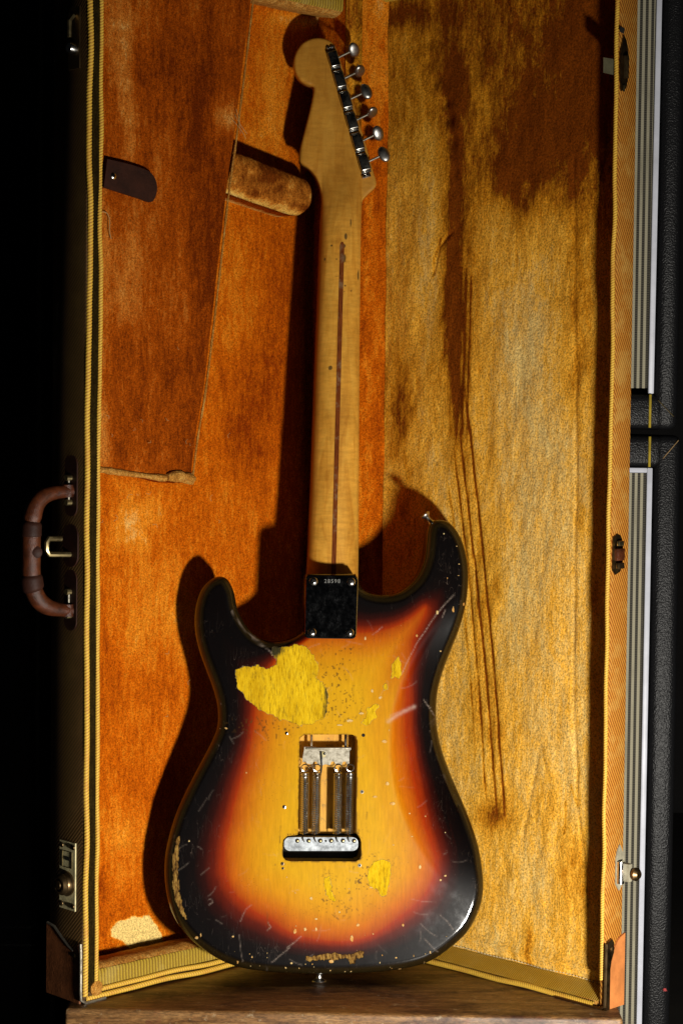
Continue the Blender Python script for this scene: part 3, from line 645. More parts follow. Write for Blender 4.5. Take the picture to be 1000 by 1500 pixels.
# --- lock plate (lower left)
d0, z0 = on_lside(101, 1282)
0 and print('lock', d0, z0)
lock = sidepoly(Bp, WL, [(d0 - .013, z0 - .034), (d0 + .013, z0 - .034), (d0 + .013, z0 + .034), (d0 - .013, z0 + .034)], .0004, .0018, simple('lock_brass', (.75, .66, .36), .5, 140, .4, .3), 'lock_plate', case)
lock['label'] = 'small brass lock plate with round knob and slot'
for a in (-1, 1):
    for b in (-1, 1):
        m = MB(); m.lathe(Bp(WL + .0018, d0 + a * .0095, z0 + b * .0295), e1, [(.0028, 0), (.0026, .0008), (.0012, .0016)], 12); m.build('rivet', M_bronze, lock)
m = MB(); m.lathe(Bp(WL + .0018, d0, z0 - .008), e1, [(.0125, 0), (.0125, .002), (.0105, .004), (.0100, .006), (.0108, .0075), (.0085, .0105), (.0068, .011), (.0064, .0095), (.0045, .0095), (.0042, .012), (.001, .0125)], 28); m.build('lock_knob', M_bronze, lock)
m = MB(); m.prism(*[Bp(np.full(22, WL + o_), d0 + q[:, 0], z0 + .017 + q[:, 1]) for o_ in (.0015, .0022) for q in [rrect(-.0048, -.0018, .0048, .0018, .0016, 5)[:22]]]); m.build('slot', M_dark, lock)
m = MB(); m.tube([Bp(WL + .0019, d0 + x_, z0 + z_) for x_, z_ in ((-.008, .008), (-.008, .024), (.008, .024), (.008, .008))], .0005, 5, closed=True); m.build('raised_border', M_brass, lock)
# --- upper left latch
d0, z0 = on_lside(112, 50)
lt = sidepoly(Bp, WL, [(d0 - .008, z0 - .034), (d0 + .010, z0 - .034), (d0 + .010, z0 + .026), (d0 - .008, z0 + .026)], .0004, .002, M_bronze, 'latch', case)
lt['label'] = 'dark latch high on the left side'
m = MB(); m.lathe(Bp(WL + .002, d0, z0 - .014), e1, [(.006, 0), (.006, .003), (.0045, .007), (.001, .0085)], 20); m.build('latch_knob', M_shiny, lt)
m = MB(); m.tube([Bp(WL + .003, d0, z0 + .018), Bp(WL + .008, d0, z0 + .012), Bp(WL + .008, d0, z0 - .004)], .0022, 8); m.build('latch_arm', M_brass, lt)
# --- handle
hd = .021
def hp(px, py, dd=0): return hit(np.asarray(px, float), np.asarray(py, float), A0 + n1 * (hd + dd), n1)
HC_ = np.array([(107, 719), (92, 720), (74, 723), (60, 730), (51, 745), (47, 765), (46, 790), (46, 815), (46, 840), (49, 862), (57, 879), (70, 889), (88, 893), (108, 894)], float)
hpts = smooth_loop(hp(HC_[:, 0], HC_[:, 1]), .0015, False)
tt = np.linspace(0, 1, len(hpts)); rad = np.interp(tt, [0, .08, .2, .32, .34, .355, .37, .63, .66, .69, .8, .92, 1], [.0062, .0066, .0082, .0092, .0080, .0080, .0094, .0094, .0098, .0088, .0086, .0066, .0062])
handle = empty('handle', tuple(hpts[0]), 'x', 'x'); del handle['label']; del handle['category']
handle.parent = case; handle.matrix_parent_inverse = case.matrix_world.inverted()
m = MB(); m.tube(hpts, rad, 16); grip = m.build('leather_grip', M_leather, handle)
m = MB()
hx, hy2 = proj(hpts)
for y0_, y1_, rr in ((764, 791, .0102), (842, 868, .0112)):
    q = np.where((hy2 > y0_) & (hy2 < y1_) & (hx < 66))[0]; i, j = q[0], q[-1]
    m2 = MB(); m2.tube(hpts[i:j], np.interp(np.linspace(0, 1, j - i), [0, .15, .85, 1], [rr * .86, rr, rr, rr * .86]), 16); m2.build('collar', M_leatherD, handle)
m = MB(); m.lathe(hp(52, 808) - 0, (0.25, -1, 0), [(.006, .004), (.006, .0105), (.0035, .012)], 16); m.build('handle_stud', M_leatherD, handle)
for y_ in (700, 736, 867, 902):
    a = hp(97, y_); b = hp(111, y_ - .5); m = MB(); m.tube([a, b], .0030, 10); m.build('handle_pin', M_brass, handle)
for y0_, y1_ in ((700, 736), (867, 902)):
    m = MB(); m.tube([hp(101, y0_), hp(101, y1_)], .0014, 8); m.build('pin_rod', M_claw, handle)
for y_ in (719, 894):
    m = MB(); m.tube([hp(99, y_ - 9), hp(99, y_ + 9)], .0062, 12); m.build('leather_loop', M_leather, handle)
for y_ in (712, 880):
    d0, z0 = on_lside(112, y_); q = rrect(-.010, -.030, .010, .030, .009, 6); sidepoly(Bp, WL, np.c_[hd + q[:, 0], z0 + q[:, 1]], .0003, .0016, M_leatherD, 'handle_mount', handle)
m = MB(); m.tube([hp(58, 823), hp(62, 812)], .002, 6)
# centre hasp between grip and wall
hasp = MB(); hasp.tube([hp(90, 789), hp(72, 789), hp(69, 795), hp(69, 806), hp(72, 812), hp(104, 812)], .0028, 8); hasp.build('hasp', M_brass, case, label='small metal hasp behind the handle')
m = MB(); c_ = hp(114, 802); m.box(c_, e1, n1, Z, .006, .010, .012, .001); m.build('hasp_catch', M_chrome, case)
d0, z0 = on_lside(114, 800); q = rrect(-.012, -.021, .012, .021, .011, 6); sidepoly(Bp, WL, np.c_[hd + q[:, 0], z0 + q[:, 1]], .0003, .0020, M_leatherD, 'hasp_plate', case)
# --- lid hardware
def fr(fn, W, d0, z0):
    return lambda o_, d_, z_: fn(W + o_, d0 + d_, z0 + z_)
d0, z0 = on_rside(905, 1275); g = fr(Lp, WR, d0, z0)
def spoly(g, pts, o0, o1, mat, name, parent):
    m = MB(); pts = np.asarray(pts, float); m.prism(g(np.full(len(pts), o0), pts[:, 0], pts[:, 1]), g(np.full(len(pts), o1), pts[:, 0], pts[:, 1])); return m.build(name, mat, parent)
shield = [(-.006, -.013), (.0, -.020), (.006, -.013), (.007, -.010), (.007, .012), (.0055, .017), (.0, .026), (-.004, .020), (-.006, .012)]
l3 = spoly(g, shield, .0003, .0016, M_lb, 'latch', case); l3['label'] = 'bright chrome latch low on the right edge'
m = MB(); m.tube([g(.004, -.002, -.012), g(.004, -.002, .010)], .0040, 12); m.build('latch_barrel', M_shiny, l3)
m = MB(); m.box(g(.008, .003, -.001), e2, n2, Z, .010, .006, .018, .001); m.build('latch_body', M_lb, l3)
m = MB(); m.tube([g(.010, .004, -.001), g(.018, .006, -.002)], .0032, 10); m.lathe(g(.015, .006, -.002), e2, [(.003, -.003), (.0065, 0), (.0068, .003), (.004, .006)], 14); m.build('latch_stud', M_bronze, l3)
d0, z0 = on_rside(903, 812); g = fr(Lp, WR, d0, z0)
l2 = spoly(g, [(-.008, -.016), (-.004, -.020), (.004, -.017), (.008, -.006), (.008, .010), (.004, .018), (-.002, .020), (-.008, .017)], .0003, .0014, M_bronze, 'latch', case); l2['label'] = 'brown latch at the middle of the right edge'
m = MB(); m.box(g(.003, 0, .0), e2, n2, Z, .005, .012, .012, .001); m.build('latch_body', M_leather, l2)
m = MB(); m.box(g(.004, 0, -.011), e2, n2, Z, .004, .010, .006, .001); m.build('latch_tooth', M_bronze, l2)
m = MB(); m.box(g(.004, 0, .011), e2, n2, Z, .003, .009, .005, .001); m.build('latch_tooth', M_brass, l2)
d0, z0 = on_rside(912, 98); g = fr(Lp, WR, d0, z0)
l1 = spoly(g, [(-.004, -.024), (.004, -.020), (.007, -.008), (.007, .012), (.003, .026), (-.002, .030), (-.006, .012), (-.006, -.010)], .0003, .0014, M_bronze, 'latch', case); l1['label'] = 'open latch with its hasp swung inward, high on the right edge'
a_ = g(.003, .0, .0); q_ = hit(np.array([883., 883., 908., 908.]), np.array([84., 106., 112., 88.]), a_, (0.2, 1, 0)); m = MB(); th_ = np.array([0, .0014, 0])
m.prism(q_, q_ + th_); m.build('hasp_plate', M_hasp, l1)
m = MB(); m.tube([g(.003, 0, -.011), g(.003, 0, .010)], .0032, 10); m.build('latch_barrel', M_bronze, l1)
m = MB(); m.tube([g(.002, -.001, -.018), g(.002, -.001, -.024)], .0013, 8); m.build('catch_tip', M_brass, l1)
d0, z0 = on_rside(909, 44); g = fr(Lp, WR, d0, z0); spoly(g, [(-.003, -.002), (.004, -.003), (.005, .002), (-.002, .003)], .0001, .0006, M_dark, 'torn_hole', lid)
# ================================================================== CHEST (surface)
tf = ground(95, 1477); tr = ground(912, 1491); ex = (tr - tf); Wt = np.linalg.norm(ex); ex = ex / Wt; ey = np.cross(Z, ex)
chest = empty('wooden_chest', tuple(tf + ex * Wt / 2 + ey * .25 + Z * FZ), 'old scuffed wooden chest that the guitar and its open case stand on', 'chest')
m = MB(); bd = [0, .21, .43, .64]
for i in range(3):
    m = MB(); m.box(tf + ex * Wt / 2 + ey * ((bd[i] + bd[i + 1]) / 2) - Z * .0105, ex, ey, Z, Wt, bd[i + 1] - bd[i] - .0012, .020, .0035, 3); m.build('top_board', M_chest, chest)
m = MB(); m.box(tf + ex * Wt / 2 + ey * .012 - Z * .110, ex, ey, Z, Wt - .012, .018, .177, .002); m.build('front_board', M_chestF, chest)
for s_ in (.015, Wt - .015):
    m = MB(); m.box(tf + ex * s_ + ey * .32 - Z * .110, ex, ey, Z, .018, .59, .177, .002); m.build('side_board', M_chestF, chest)
# ================================================================== AMPLIFIER CABINETS
def cabinet(name, label, xw_top, xw_bot, ytop, ybot, Yf, is_top):
    """xw: pixel x of the white piping's centre at ytop / ybot"""
    pt = hit(np.array([float(xw_top), float(xw_bot)]), np.array([float(ytop), float(ybot)]), (0, Yf, 0), (0, 1, 0))
    ax = (pt[0] - pt[1]); ax /= np.linalg.norm(ax); rx = np.array([ax[2], 0, -ax[0]])   # up and right
    return pt, ax, rx
def amp(name, label, xt, yt, xb, yb, Yf, h_top_px, h_bot_px, piping_top, piping_bot, edge_px):
    pt, up, rx = cabinet(name, label, xt, xb, yt, yb, Yf, True)
    root_y = hit(np.array([float(xb)]), np.array([float(h_bot_px)]), (0, Yf, 0), (0, 1, 0))[0]
    top_y = hit(np.array([float(xt)]), np.array([float(h_top_px)]), (0, Yf, 0), (0, 1, 0))[0]
    hgt = (top_y - root_y) @ up
    base_ = pt[1] + up * ((root_y - pt[1]) @ up)                # on the piping line at the cabinet's foot
    wid = .62; right = edge_px / 1239.0
    bk = np.array([0, 1.0, 0])
    t = empty(name, tuple(base_ + rx * (right - wid / 2) + bk * .18), label, 'amplifier')
    fw = .007
    # frame: left, right, top, bottom rails + back box
    z1 = (hit(np.array([float(xt)]), np.array([float(piping_top)]), (0, Yf, 0), (0, 1, 0))[0] - base_) @ up
    z0 = (hit(np.array([float(xb)]), np.array([float(piping_bot)]), (0, Yf, 0), (0, 1, 0))[0] - base_) @ up
    def bx(mb, x0, x1, y0, y1, a, b, bev=0.0, seg=2): mb.box(base_ + rx * ((x0 + x1) / 2) + bk * ((y0 + y1) / 2) + up * ((a + b) / 2), rx, bk, up, x1 - x0, y1 - y0, b - a, bev, seg)
    m = MB(); bx(m, .0045, right, -.002, .36, 0, hgt, .010, 4); bx(m, right - wid, right - wid + .03, -.002, .36, 0, hgt, .010, 4)
    bx(m, right - wid + .004, .016, -.0015, .36, z1 + .0035, hgt - .0006, .009, 4)
    bx(m, right - wid + .004, .016, -.0015, .36, .0006, z0 - .0035, .009, 4)
    bx(m, right - wid + .006, right - .006, .03, .35, .004, hgt - .004)
    m.build('cabinet_box', M_tolex, t)
    m = MB(); bx(m, right - wid + .03, -.0026, .006, .012, z0 + .0035, z1 - .0035); m.build('grille_cloth', M_grille, t, smooth=False, sharp=None)
    for args in ((-.0032, .0034, z0 - .003, z1 + .003), (right - wid + .03, -.003, z1 - .0030, z1 + .0030)) + (((right - wid + .03, -.003, z0 - .003, z0 + .003),) if yt > 400 else ()):
        m = MB(); bx(m, args[0], args[1], .0, .008, args[2], args[3], .0012, 2); m.build('white_piping', M_white, t)
    return t, base_, rx, up, bk, hgt, z0, z1, right
T1 = amp('speaker_cabinet', 'upper black speaker cabinet with striped cloth and pale piping, behind the case', 963, 100, 953, 565, 2.36, -480, 629, -440, 573, 40)
T2 = amp('speaker_cabinet', 'lower black speaker cabinet with striped cloth, standing beside the wooden chest', 951, 690, 935.5, 1498, 2.36, 637, 1581, 689, 1545, 46)
def goldstrip(T, za, zb):
    t, b, rx, up, bk = T[:5]; m = MB(); m.tube([b + rx * -.001 + up * z - bk * .0018 for z in np.linspace(za, zb, 5)], .0016, 8); m.build('gold_strip', M_gold, t)
T1[0]['group'] = T2[0]['group'] = 'stacked speaker cabinets'
goldstrip(T1, .002, T1[6] - .004); goldstrip(T2, T2[7] + .004, T2[5] - .002)
def seam(T, p0, p1, mat):
    t = T[0]; q = hit(np.array([float(p0[0]), float(p1[0])]), np.array([float(p0[1]), float(p1[1])]), (0, 2.36 - .0022, 0), (0, 1, 0)); m = MB(); m.tube(q, .0007, 5); m.build('mitre_seam', mat, t)
seam(T1, (963, 586), (986, 610), M_brass); seam(T2, (993, 645), (970, 672), M_bronze)
q = hit(np.array([973.0]), np.array([1450.0]), (0, 2.357, 0), (0, 1, 0))[0]; m = MB()
pts = [(q + np.array([math.cos(a) * r_, 0, math.sin(a) * r_])) for k in range(14) for a in [2 * math.pi * k / 14] for r_ in [(.0030 if k % 2 else .0016) * random.uniform(.7, 1.3)]]
m.prism(pts, [p + np.array([0, .0015, 0]) for p in pts]); m.build('red_paint_fleck', M_red, T2[0])
# dark equipment on the far left
dk = empty('dark_equipment_case', (-.52, 2.45, FZ), 'black equipment case lost in the darkness behind the handle', 'equipment case')
m = MB(); m.box((-.75, 2.45, .62), (1, 0, 0), (0, 1, 0), Z, .82, .4, 1.64, .012, 3); m.build('case_body', simple('black_case_vinyl', (.006, .006, .007), .5, 60, .3, .5), dk)
m = MB(); a, b = hit(np.array([88.0, 78.0]), np.array([-40.0, 1560.0]), (0, 2.24, 0), (0, 1, 0)); m.tube([a, b], .0042, 8); m.build('metal_edge', simple('dull_dark_trim', (.03, .032, .036), .4), dk)
# ================================================================== GUITAR
LEAN = R(6.6)
YAW = R(5.5); ca, sa, cl_, sl_ = math.cos(YAW), math.sin(YAW), math.cos(LEAN), math.sin(LEAN)
gU = np.array([ca, sa, 0]); gV = np.array([-sa * sl_, ca * sl_, cl_]); gN = np.array([sa * cl_, -ca * cl_, sl_])
gP = hit(np.array([470.0]), np.array([1428.0]), (0, 2.022, 0), (0, 1, 0))[0]
0 and print('guitar base', gP)
def G(px, py, h=0.0):
    px = np.asarray(px, float); h = np.asarray(h, float)
    d = ray(px, py); t = ((gP - camp) @ gN + h) / (d @ gN); return camp + d * t[..., None]
def GS(px, py, h, plane=0.0):      # traced on the surface plane, then moved along the normal to height h
    return G(px, py, plane) + np.multiply.outer(np.asarray(h, float) - plane, gN)
guitar = empty('electric_guitar', tuple(gP - gN * -.0), 'worn sunburst electric guitar seen from behind, leaning in the open case', 'electric guitar')
MPX = 1 / 1432.0
body_pts = [(449, 840), (486, 840), (522, 840), (526, 851), (533, 862), (547, 868.5), (567, 870.5), (587, 866), (604, 854), (616, 838), (623.5, 817), (626, 796), (628, 777), (632, 766), (643, 760.5), (658, 764), (670, 776), (680, 796), (686, 822), (687.5, 850), (684, 885), (675.5, 920), (663, 955), (653, 983), (645.5, 1012), (643.5, 1042), (645.5, 1070), (653, 1102), (668, 1142), (685, 1184), (700, 1228), (706.5, 1258), (710, 1292), (708, 1318), (700, 1343), (686, 1367), (665, 1387), (640, 1405), (616, 1415.5), (580, 1423), (530, 1427.5), (480, 1429), (440, 1428), (400, 1426), (360, 1421), (330, 1411.5), (304, 1397), (280, 1378), (261, 1355), (249, 1330), (242.5, 1300), (241, 1270), (244.5, 1240), (256, 1198), (269.5, 1166), (285, 1135), (300, 1107), (312.5, 1082), (319, 1062), (319, 1036), (313, 1010), (303, 982), (293, 954), (286.5, 925), (286, 896), (292, 870), (303, 853), (319, 844), (333, 847.5), (343, 866), (348, 890), (358, 911), (372, 928), (390, 938), (410, 939), (430, 934), (444, 926), (446, 900), (447, 860)]
corner_ids = (0, 2, 76)
bo = smooth_loop(body_pts, 2.2, True, corner=corner_ids)
cav_pts = [(446, 1076), (516, 1076), (521, 1079), (523.5, 1085), (521.5, 1221), (526, 1225), (529, 1231), (529, 1253), (527, 1259), (521, 1262), (421, 1261.5), (415.5, 1259), (414, 1253), (414, 1233), (416, 1227), (421, 1224.5), (436.5, 1223.5), (438.5, 1084), (441, 1078)]
co = []
for i in range(len(cav_pts)):
    a, b = np.array(cav_pts[i], float), np.array(cav_pts[(i + 1) % len(cav_pts)], float); k = max(1, int(np.hypot(*(b - a)) / 3))
    for j in range(k): co.append(a + (b - a) * j / k)
co = np.array(co)
# winding and inward normals
def inward(L):
    T = np.roll(L, -1, 0) - np.roll(L, 1, 0); T /= np.linalg.norm(T, axis=1)[:, None] + 1e-9; Nn = np.c_[-T[:, 1], T[:, 0]]
    if (sdf(L + Nn * 2, L) > 0).mean() < .5: Nn = -Nn
    return Nn
bn = inward(bo)
rings = []
for dd in (.35, 1.2, 2.6, 4.4, 6.6, 9.2, 12.2):
    q = bo + bn * dd; q = q[np.abs(sdf(q, bo) - dd) < .25 * dd + .1]; rings.append(q)
STEP = 1.7
gx, gy = np.meshgrid(np.arange(240, 712, STEP), np.arange(758, 1430, STEP)); Gd = np.c_[gx.ravel(), gy.ravel()] + np.random.RandomState(1).uniform(-.2, .2, (gx.size, 2))
sd = sdf(Gd, bo[::2]); sc2 = sdf(Gd, co); Gd = Gd[(sd > 13.4) & (sc2 < -1.2)]
cn = -inward(co)
cring = co + cn * .8
allp = np.vstack([bo, co, cring] + rings + [Gd])
nb, nc = len(bo), len(co)
edges = [(i, (i + 1) % nb) for i in range(nb)] + [(nb + i, nb + (i + 1) % nc) for i in range(nc)]
r = delaunay_2d_cdt([Vector(p) for p in allp], edges, [], 0, 1e-4)
V2 = np.array([tuple(v) for v in r[0]]); Fc = np.array([f for f in r[2] if len(f) == 3])
cen = V2[Fc].mean(1); Fc = Fc[(sdf(cen, bo) > 0) & (sdf(cen, co[::2]) < 0)]
sdb = np.maximum(sdf(V2, bo), 0); sdc = -sdf(V2, co[::2])
# sunburst field: blurred silhouette (sprayed towards the edge)
# the yellow heart of the burst, and the outer edge: field = distance ratio between them
# boundary rows (y: [left black end, red, amber start .. right amber end, red, black start])
hy = np.array([930, 950, 980, 1020, 1060, 1100, 1150, 1200, 1250, 1290, 1320, 1345, 1370])
hl = np.array([446, 420, 396, 378, 372, 366, 352, 340, 330, 335, 356, 392, 440.])      # red/orange line at left
hr = np.array([560, 584, 598, 604, 604, 608, 618, 627, 636, 630, 610, 580, 540.])      # red/orange line at right
heart = np.vstack([np.c_[hl, hy][::-1], [(456, 928), (480, 925), (530, 928), (570, 922), (598, 908), (622, 890), (616, 910), (603, 938)], np.c_[hr[2:], hy[2:]], [(500, 1378)]])
heart = smooth_loop(heart, 5)
hs = sdf(V2, heart)
bt0 = np.maximum(-hs, 0) / (np.maximum(-hs, 0) + sdb + 1e-6)
bur = .60 + np.where(hs > 0, np.minimum(hs / 235, .34), -np.minimum(.48 * bt0, .34))
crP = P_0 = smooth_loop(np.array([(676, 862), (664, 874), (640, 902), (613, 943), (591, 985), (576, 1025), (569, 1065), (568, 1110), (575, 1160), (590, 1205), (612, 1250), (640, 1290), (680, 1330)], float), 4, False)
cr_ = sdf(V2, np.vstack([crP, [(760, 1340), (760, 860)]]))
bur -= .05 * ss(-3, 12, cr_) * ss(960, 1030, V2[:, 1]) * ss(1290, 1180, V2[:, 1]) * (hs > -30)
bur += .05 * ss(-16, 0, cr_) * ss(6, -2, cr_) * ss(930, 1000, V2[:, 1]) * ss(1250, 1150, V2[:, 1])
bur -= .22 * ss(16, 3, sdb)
# yellow chips
def P_(L): return np.asarray(L, float)
main = P_([(344, 981.5), (349, 978), (357.5, 975.5), (368, 977), (377, 975.5), (390.5, 978.5), (400, 977), (405.5, 974), (404, 965), (398, 958), (399, 949), (419, 947), (431, 944), (440, 947), (449, 945.5), (456.5, 956), (465.5, 971), (467, 982), (463.5, 992), (472, 1001), (479, 1010), (480.5, 1031), (473, 1052), (452, 1061), (434, 1061), (410, 1053.5), (395, 1046), (380, 1040), (359, 1022), (348.5, 1007)])
others = [
    P_([(583, 962), (586, 972), (588, 985), (584, 996), (578, 990), (573, 993), (574, 975), (579, 968)]),
    P_([(563, 999), (567, 1001), (567, 1009), (563, 1011), (560, 1005)]),
    P_([(548, 1262), (560, 1258), (572, 1262), (571, 1280), (569, 1298), (564, 1311), (557, 1313), (551, 1303), (541, 1298), (537, 1285), (542, 1270)]),
    P_([(475, 1286), (481, 1284), (485, 1293), (485, 1306), (493, 1318), (488, 1321), (478, 1310), (475, 1298)]),
    P_([(447, 1400), (462, 1401), (480, 1396), (500, 1398), (515, 1397), (528, 1393), (533, 1394), (530, 1402), (522, 1404), (521, 1411), (512, 1412), (508, 1404), (490, 1406), (480, 1404), (465, 1408), (448, 1407)]),
    P_([(537, 1040), (543, 1036), (552, 1030), (555, 1035), (548, 1042), (552, 1050), (545, 1055), (538, 1062), (528, 1060), (536, 1050)]),
]
edgew = P_([(263, 1221), (264, 1228), (262, 1250), (261, 1275), (263, 1305), (270, 1335), (273, 1346), (266, 1340), (257, 1318), (253, 1290), (253, 1262), (258, 1232)])
wob = 6 * (fbm(V2[:, 0] / 7, V2[:, 1] / 7, 51, 4) - .5) + 4 * (fbm(V2[:, 0] / 2.2, V2[:, 1] / 3.0, 52, 2) - .5)
chip = .5 + (sdf(V2, main) + wob) / 7
for o_ in others[:4] + others[5:]: chip = np.maximum(chip, .5 + (sdf(V2, o_) + wob * .8) / 6)
wear = np.clip(.5 + (np.maximum(sdf(V2, edgew), sdf(V2, others[4])) + wob * .9) / 6, 0, 1)
fl = [(447, 1361, 2.2, 3.2), (463, 1361, 1.6, 3), (432, 1364, 2.6, 4.2), (463, 1346, 2.2, 1.4), (515, 1375, 2.6, 5.5), (524, 1355, 2.6, 2.4), (590, 1355, 1.8, 3.2), (615, 1270, 1.9, 4.5), (640, 897, 2, 3.4), (663.5, 893, 1.8, 4.6), (679.5, 885, 1.6, 3), (610, 931, 2, 2.6), (646, 954, 2.2, 1.1), (535, 935, 1.5, 3.4), (341, 1372, 2, 1.8), (277, 1232, 1.5, 1.8), (288, 1374, 3.2, 2.8), (294, 1370, 1.2, 3.5), (369, 1402, 1.2, 2), (427, 1411, 2.2, 2), (380, 1416, 1, 1.6), (652, 1283, 2, 1.6), (645, 1289, 1.8, 2), (576, 1238, 2.2, 1.2), (579, 1227, 1.1, 1.6), (600, 1192, 2, 1.2), (624, 1196, 1.4, 1.6), (653, 1220, 1, 1), (670, 970, 1, 1), (654, 1400 - 28, 1.1, 1), (630, 1395, 1.6, 2.2), (580, 1403, 2, 1.4), (606, 1400, 1, 3), (556, 1410, 1.2, 1.8), (587, 1421, 3, 1.2), (563, 1086, 4.5, 2.6), (575, 1177, 4.5, 2.6), (549, 1167, 5, 1.6), (567, 1148, 3, 3), (497, 1336, 1.8, 1.8), (456, 1316, 2.4, 3), (433, 1308, 2.4, 1.6), (420, 1285, 1.4, 2), (504, 1260, 2, 1.4), (543, 1300, 3, 1.2), (511, 1302, 2, 1), (700, 1293, 1, 2.6), (686, 1180, 2, 1), (700, 1335, 1, 2), (664, 1373, 1, 1.2), (485, 1408, 4, 3), (361, 1132, 1.5, 2), (297, 1143, 1, 1), (322, 1067, 1.1, 1), (330, 1067, 4.5, 1.4), (348, 1410, 1.6, 3), (603, 1225, 2.4, 1), (655, 847, 1.2, 1.4), (668, 800, .9, 1.2), (650, 782, 1.2, 1.4), (672, 826, 1.2, 1), (671, 843, 1.6, 1), (557, 1022, 3, 2.4), (529, 1045, 5, 2), (512, 1056, 6, 2.4), (498, 1062, 5, 1.4), (545, 1012, 2, 3)]
rs = np.random.RandomState(4)
for k in range(60): fl.append((rs.uniform(300, 660), 1428 - abs(rs.normal(0, 22)), rs.uniform(.5, 1.2), rs.uniform(.5, 1.6)))
for k in range(30): fl.append((rs.uniform(255, 690), rs.uniform(900, 1420), rs.uniform(.4, .9), rs.uniform(.5, 1.3)))
fleck = np.zeros(len(V2))
for cx, cy, rx, ry in fl:
    dd = np.hypot((V2[:, 0] - cx) / (rx * .85), (V2[:, 1] - cy) / (ry * .85)) + .5 * (vn(V2[:, 0] / 1.7, V2[:, 1] / 1.7, 5) - .5)
    fleck = np.maximum(fleck, 1.0 - dd * .5)
chip = np.clip(chip, 0, 1)
# dirt: dark stains on the bare wood
dirt = .15 + .9 * np.exp(-((V2[:, 0] - 405) / 12) ** 2 - ((V2[:, 1] - 954) / 9) ** 2) + .5 * np.exp(-((V2[:, 0] - 478) / 7) ** 2) * ss(990, 1010, V2[:, 1]) * ss(1065, 1050, V2[:, 1]) + .3 * np.exp(-((sdf(V2, main)) / 5) ** 2)
dirt += 1.2 * ss(-3, 2, sdf(V2, edgew)) + .5 * (V2[:, 1] > 1385)
grime = np.zeros(len(V2))
sp = (fbm(V2[:, 0] / 2.6, V2[:, 1] / 3.2, 91, 3) > .70)
for cx, cy, rx, ry, a in ((492, 990, 26, 40, 1.2), (505, 955, 18, 14, .9), (405, 1062, 60, 9, 1.4), (395, 1080, 26, 14, 1), (548, 1265, 26, 14, 1.3), (530, 1285, 12, 18, 1.3), (520, 1300, 22, 12, 1), (500, 1040, 34, 20, 1.0), (560, 1300, 14, 30, .6), (480, 1300, 12, 24, 1.2), (500, 1330, 40, 18, .7), (528, 1222, 10, 10, .8), (410, 1262, 8, 12, 1.3), (425, 1222, 12, 8, 1.2)):
    grime += a * np.exp(-((V2[:, 0] - cx) / rx) ** 2 - ((V2[:, 1] - cy) / ry) ** 2)
grime = np.clip(grime, 0, 1) * sp + .8 * np.exp(-(sdc / 1.3) ** 2) * (.35 + .9 * (fbm(V2[:, 0] / 8, V2[:, 1] / 8, 95, 3) > .5))
for ln in (((411, 1210), (410, 1235)), ((376, 1050), (392, 1078)), ((487, 1340), (496, 1347)), ((392, 1337), (392, 1350), (395, 1362)), ((537, 1190), (536.5, 1200))): grime += .8 * np.exp(-(linedist(V2, ln) / .8) ** 2)
grime = np.clip(grime, 0, 1)
scr_glint = np.zeros(len(V2)); wv = V2 + 2.0 * (np.c_[vn(V2[:, 0] / 22, V2[:, 1] / 22, 3), vn(V2[:, 0] / 22, V2[:, 1] / 22, 4)] - .5)
for ln, w_, a_ in [(((664, 872), (650, 886), (630, 912), (612, 940), (598, 966), (588, 988)), .7, .8), (((568, 1056), (580, 1049), (594, 1042), (608, 1036)), 2.6, 1.0), (((572, 1048), (590, 1042)), 1.5, .5), (((622, 1026), (630, 1038), (638, 1048)), .6, .7), (((640, 1052), (630, 1062)), .6, .5), (((652, 893), (648, 904)), .6, .7), (((644, 1340), (655, 1350), (664, 1362)), .6, .6), (((600, 1316), (618, 1320), (638, 1321)), .6, .4), (((352, 1350), (360, 1332), (368, 1326)), .7, .5), (((392, 1350), (396, 1358), (390, 1363)), .6, .7), (((306, 1318), (311, 1316), (312, 1322), (307, 1325)), .6, .6), (((420, 1388), (432, 1380), (440, 1372)), .8, .7), (((398, 1410), (412, 1398), (424, 1388)), .7, .6), (((350, 1370), (352, 1392), (356, 1410)), .6, .4), (((545, 930), (560, 918)), .6, .6), (((382, 924), (370, 936), (388, 948), (402, 960)), .8, .6), (((340, 895), (360, 925), (385, 943)), .7, .5), (((615, 1352), (630, 1366), (640, 1372)), .6, .4), (((622, 1375), (640, 1394)), .8, .5)]:  # scratches; the broad streak on the belly crease is a painted highlight
    scr_glint = np.maximum(scr_glint, a_ * np.exp(-(linedist(wv, ln) / w_) ** 2) * (.5 + .8 * vn(V2[:, 0] / 3, V2[:, 1] / 3, 8)))
for k in range(80):
    x_, y_ = rs.uniform(255, 700), rs.uniform(900, 1420); a_ = rs.uniform(0, 3.14); l_ = rs.uniform(5, 26); cu_ = rs.uniform(-.3, .3); q = [(x_, y_)]
    for j in range(3): a_ += cu_; q.append((q[-1][0] + l_ / 3 * math.cos(a_), q[-1][1] + l_ / 3 * math.sin(a_)))
    sel = np.hypot(V2[:, 0] - x_, V2[:, 1] - y_) < 32
    scr_glint[sel] = np.maximum(scr_glint[sel], rs.uniform(.08, .30) * np.exp(-(linedist(V2[sel], q) / .75) ** 2))
scr_glint = np.clip(scr_glint, 0, 1)
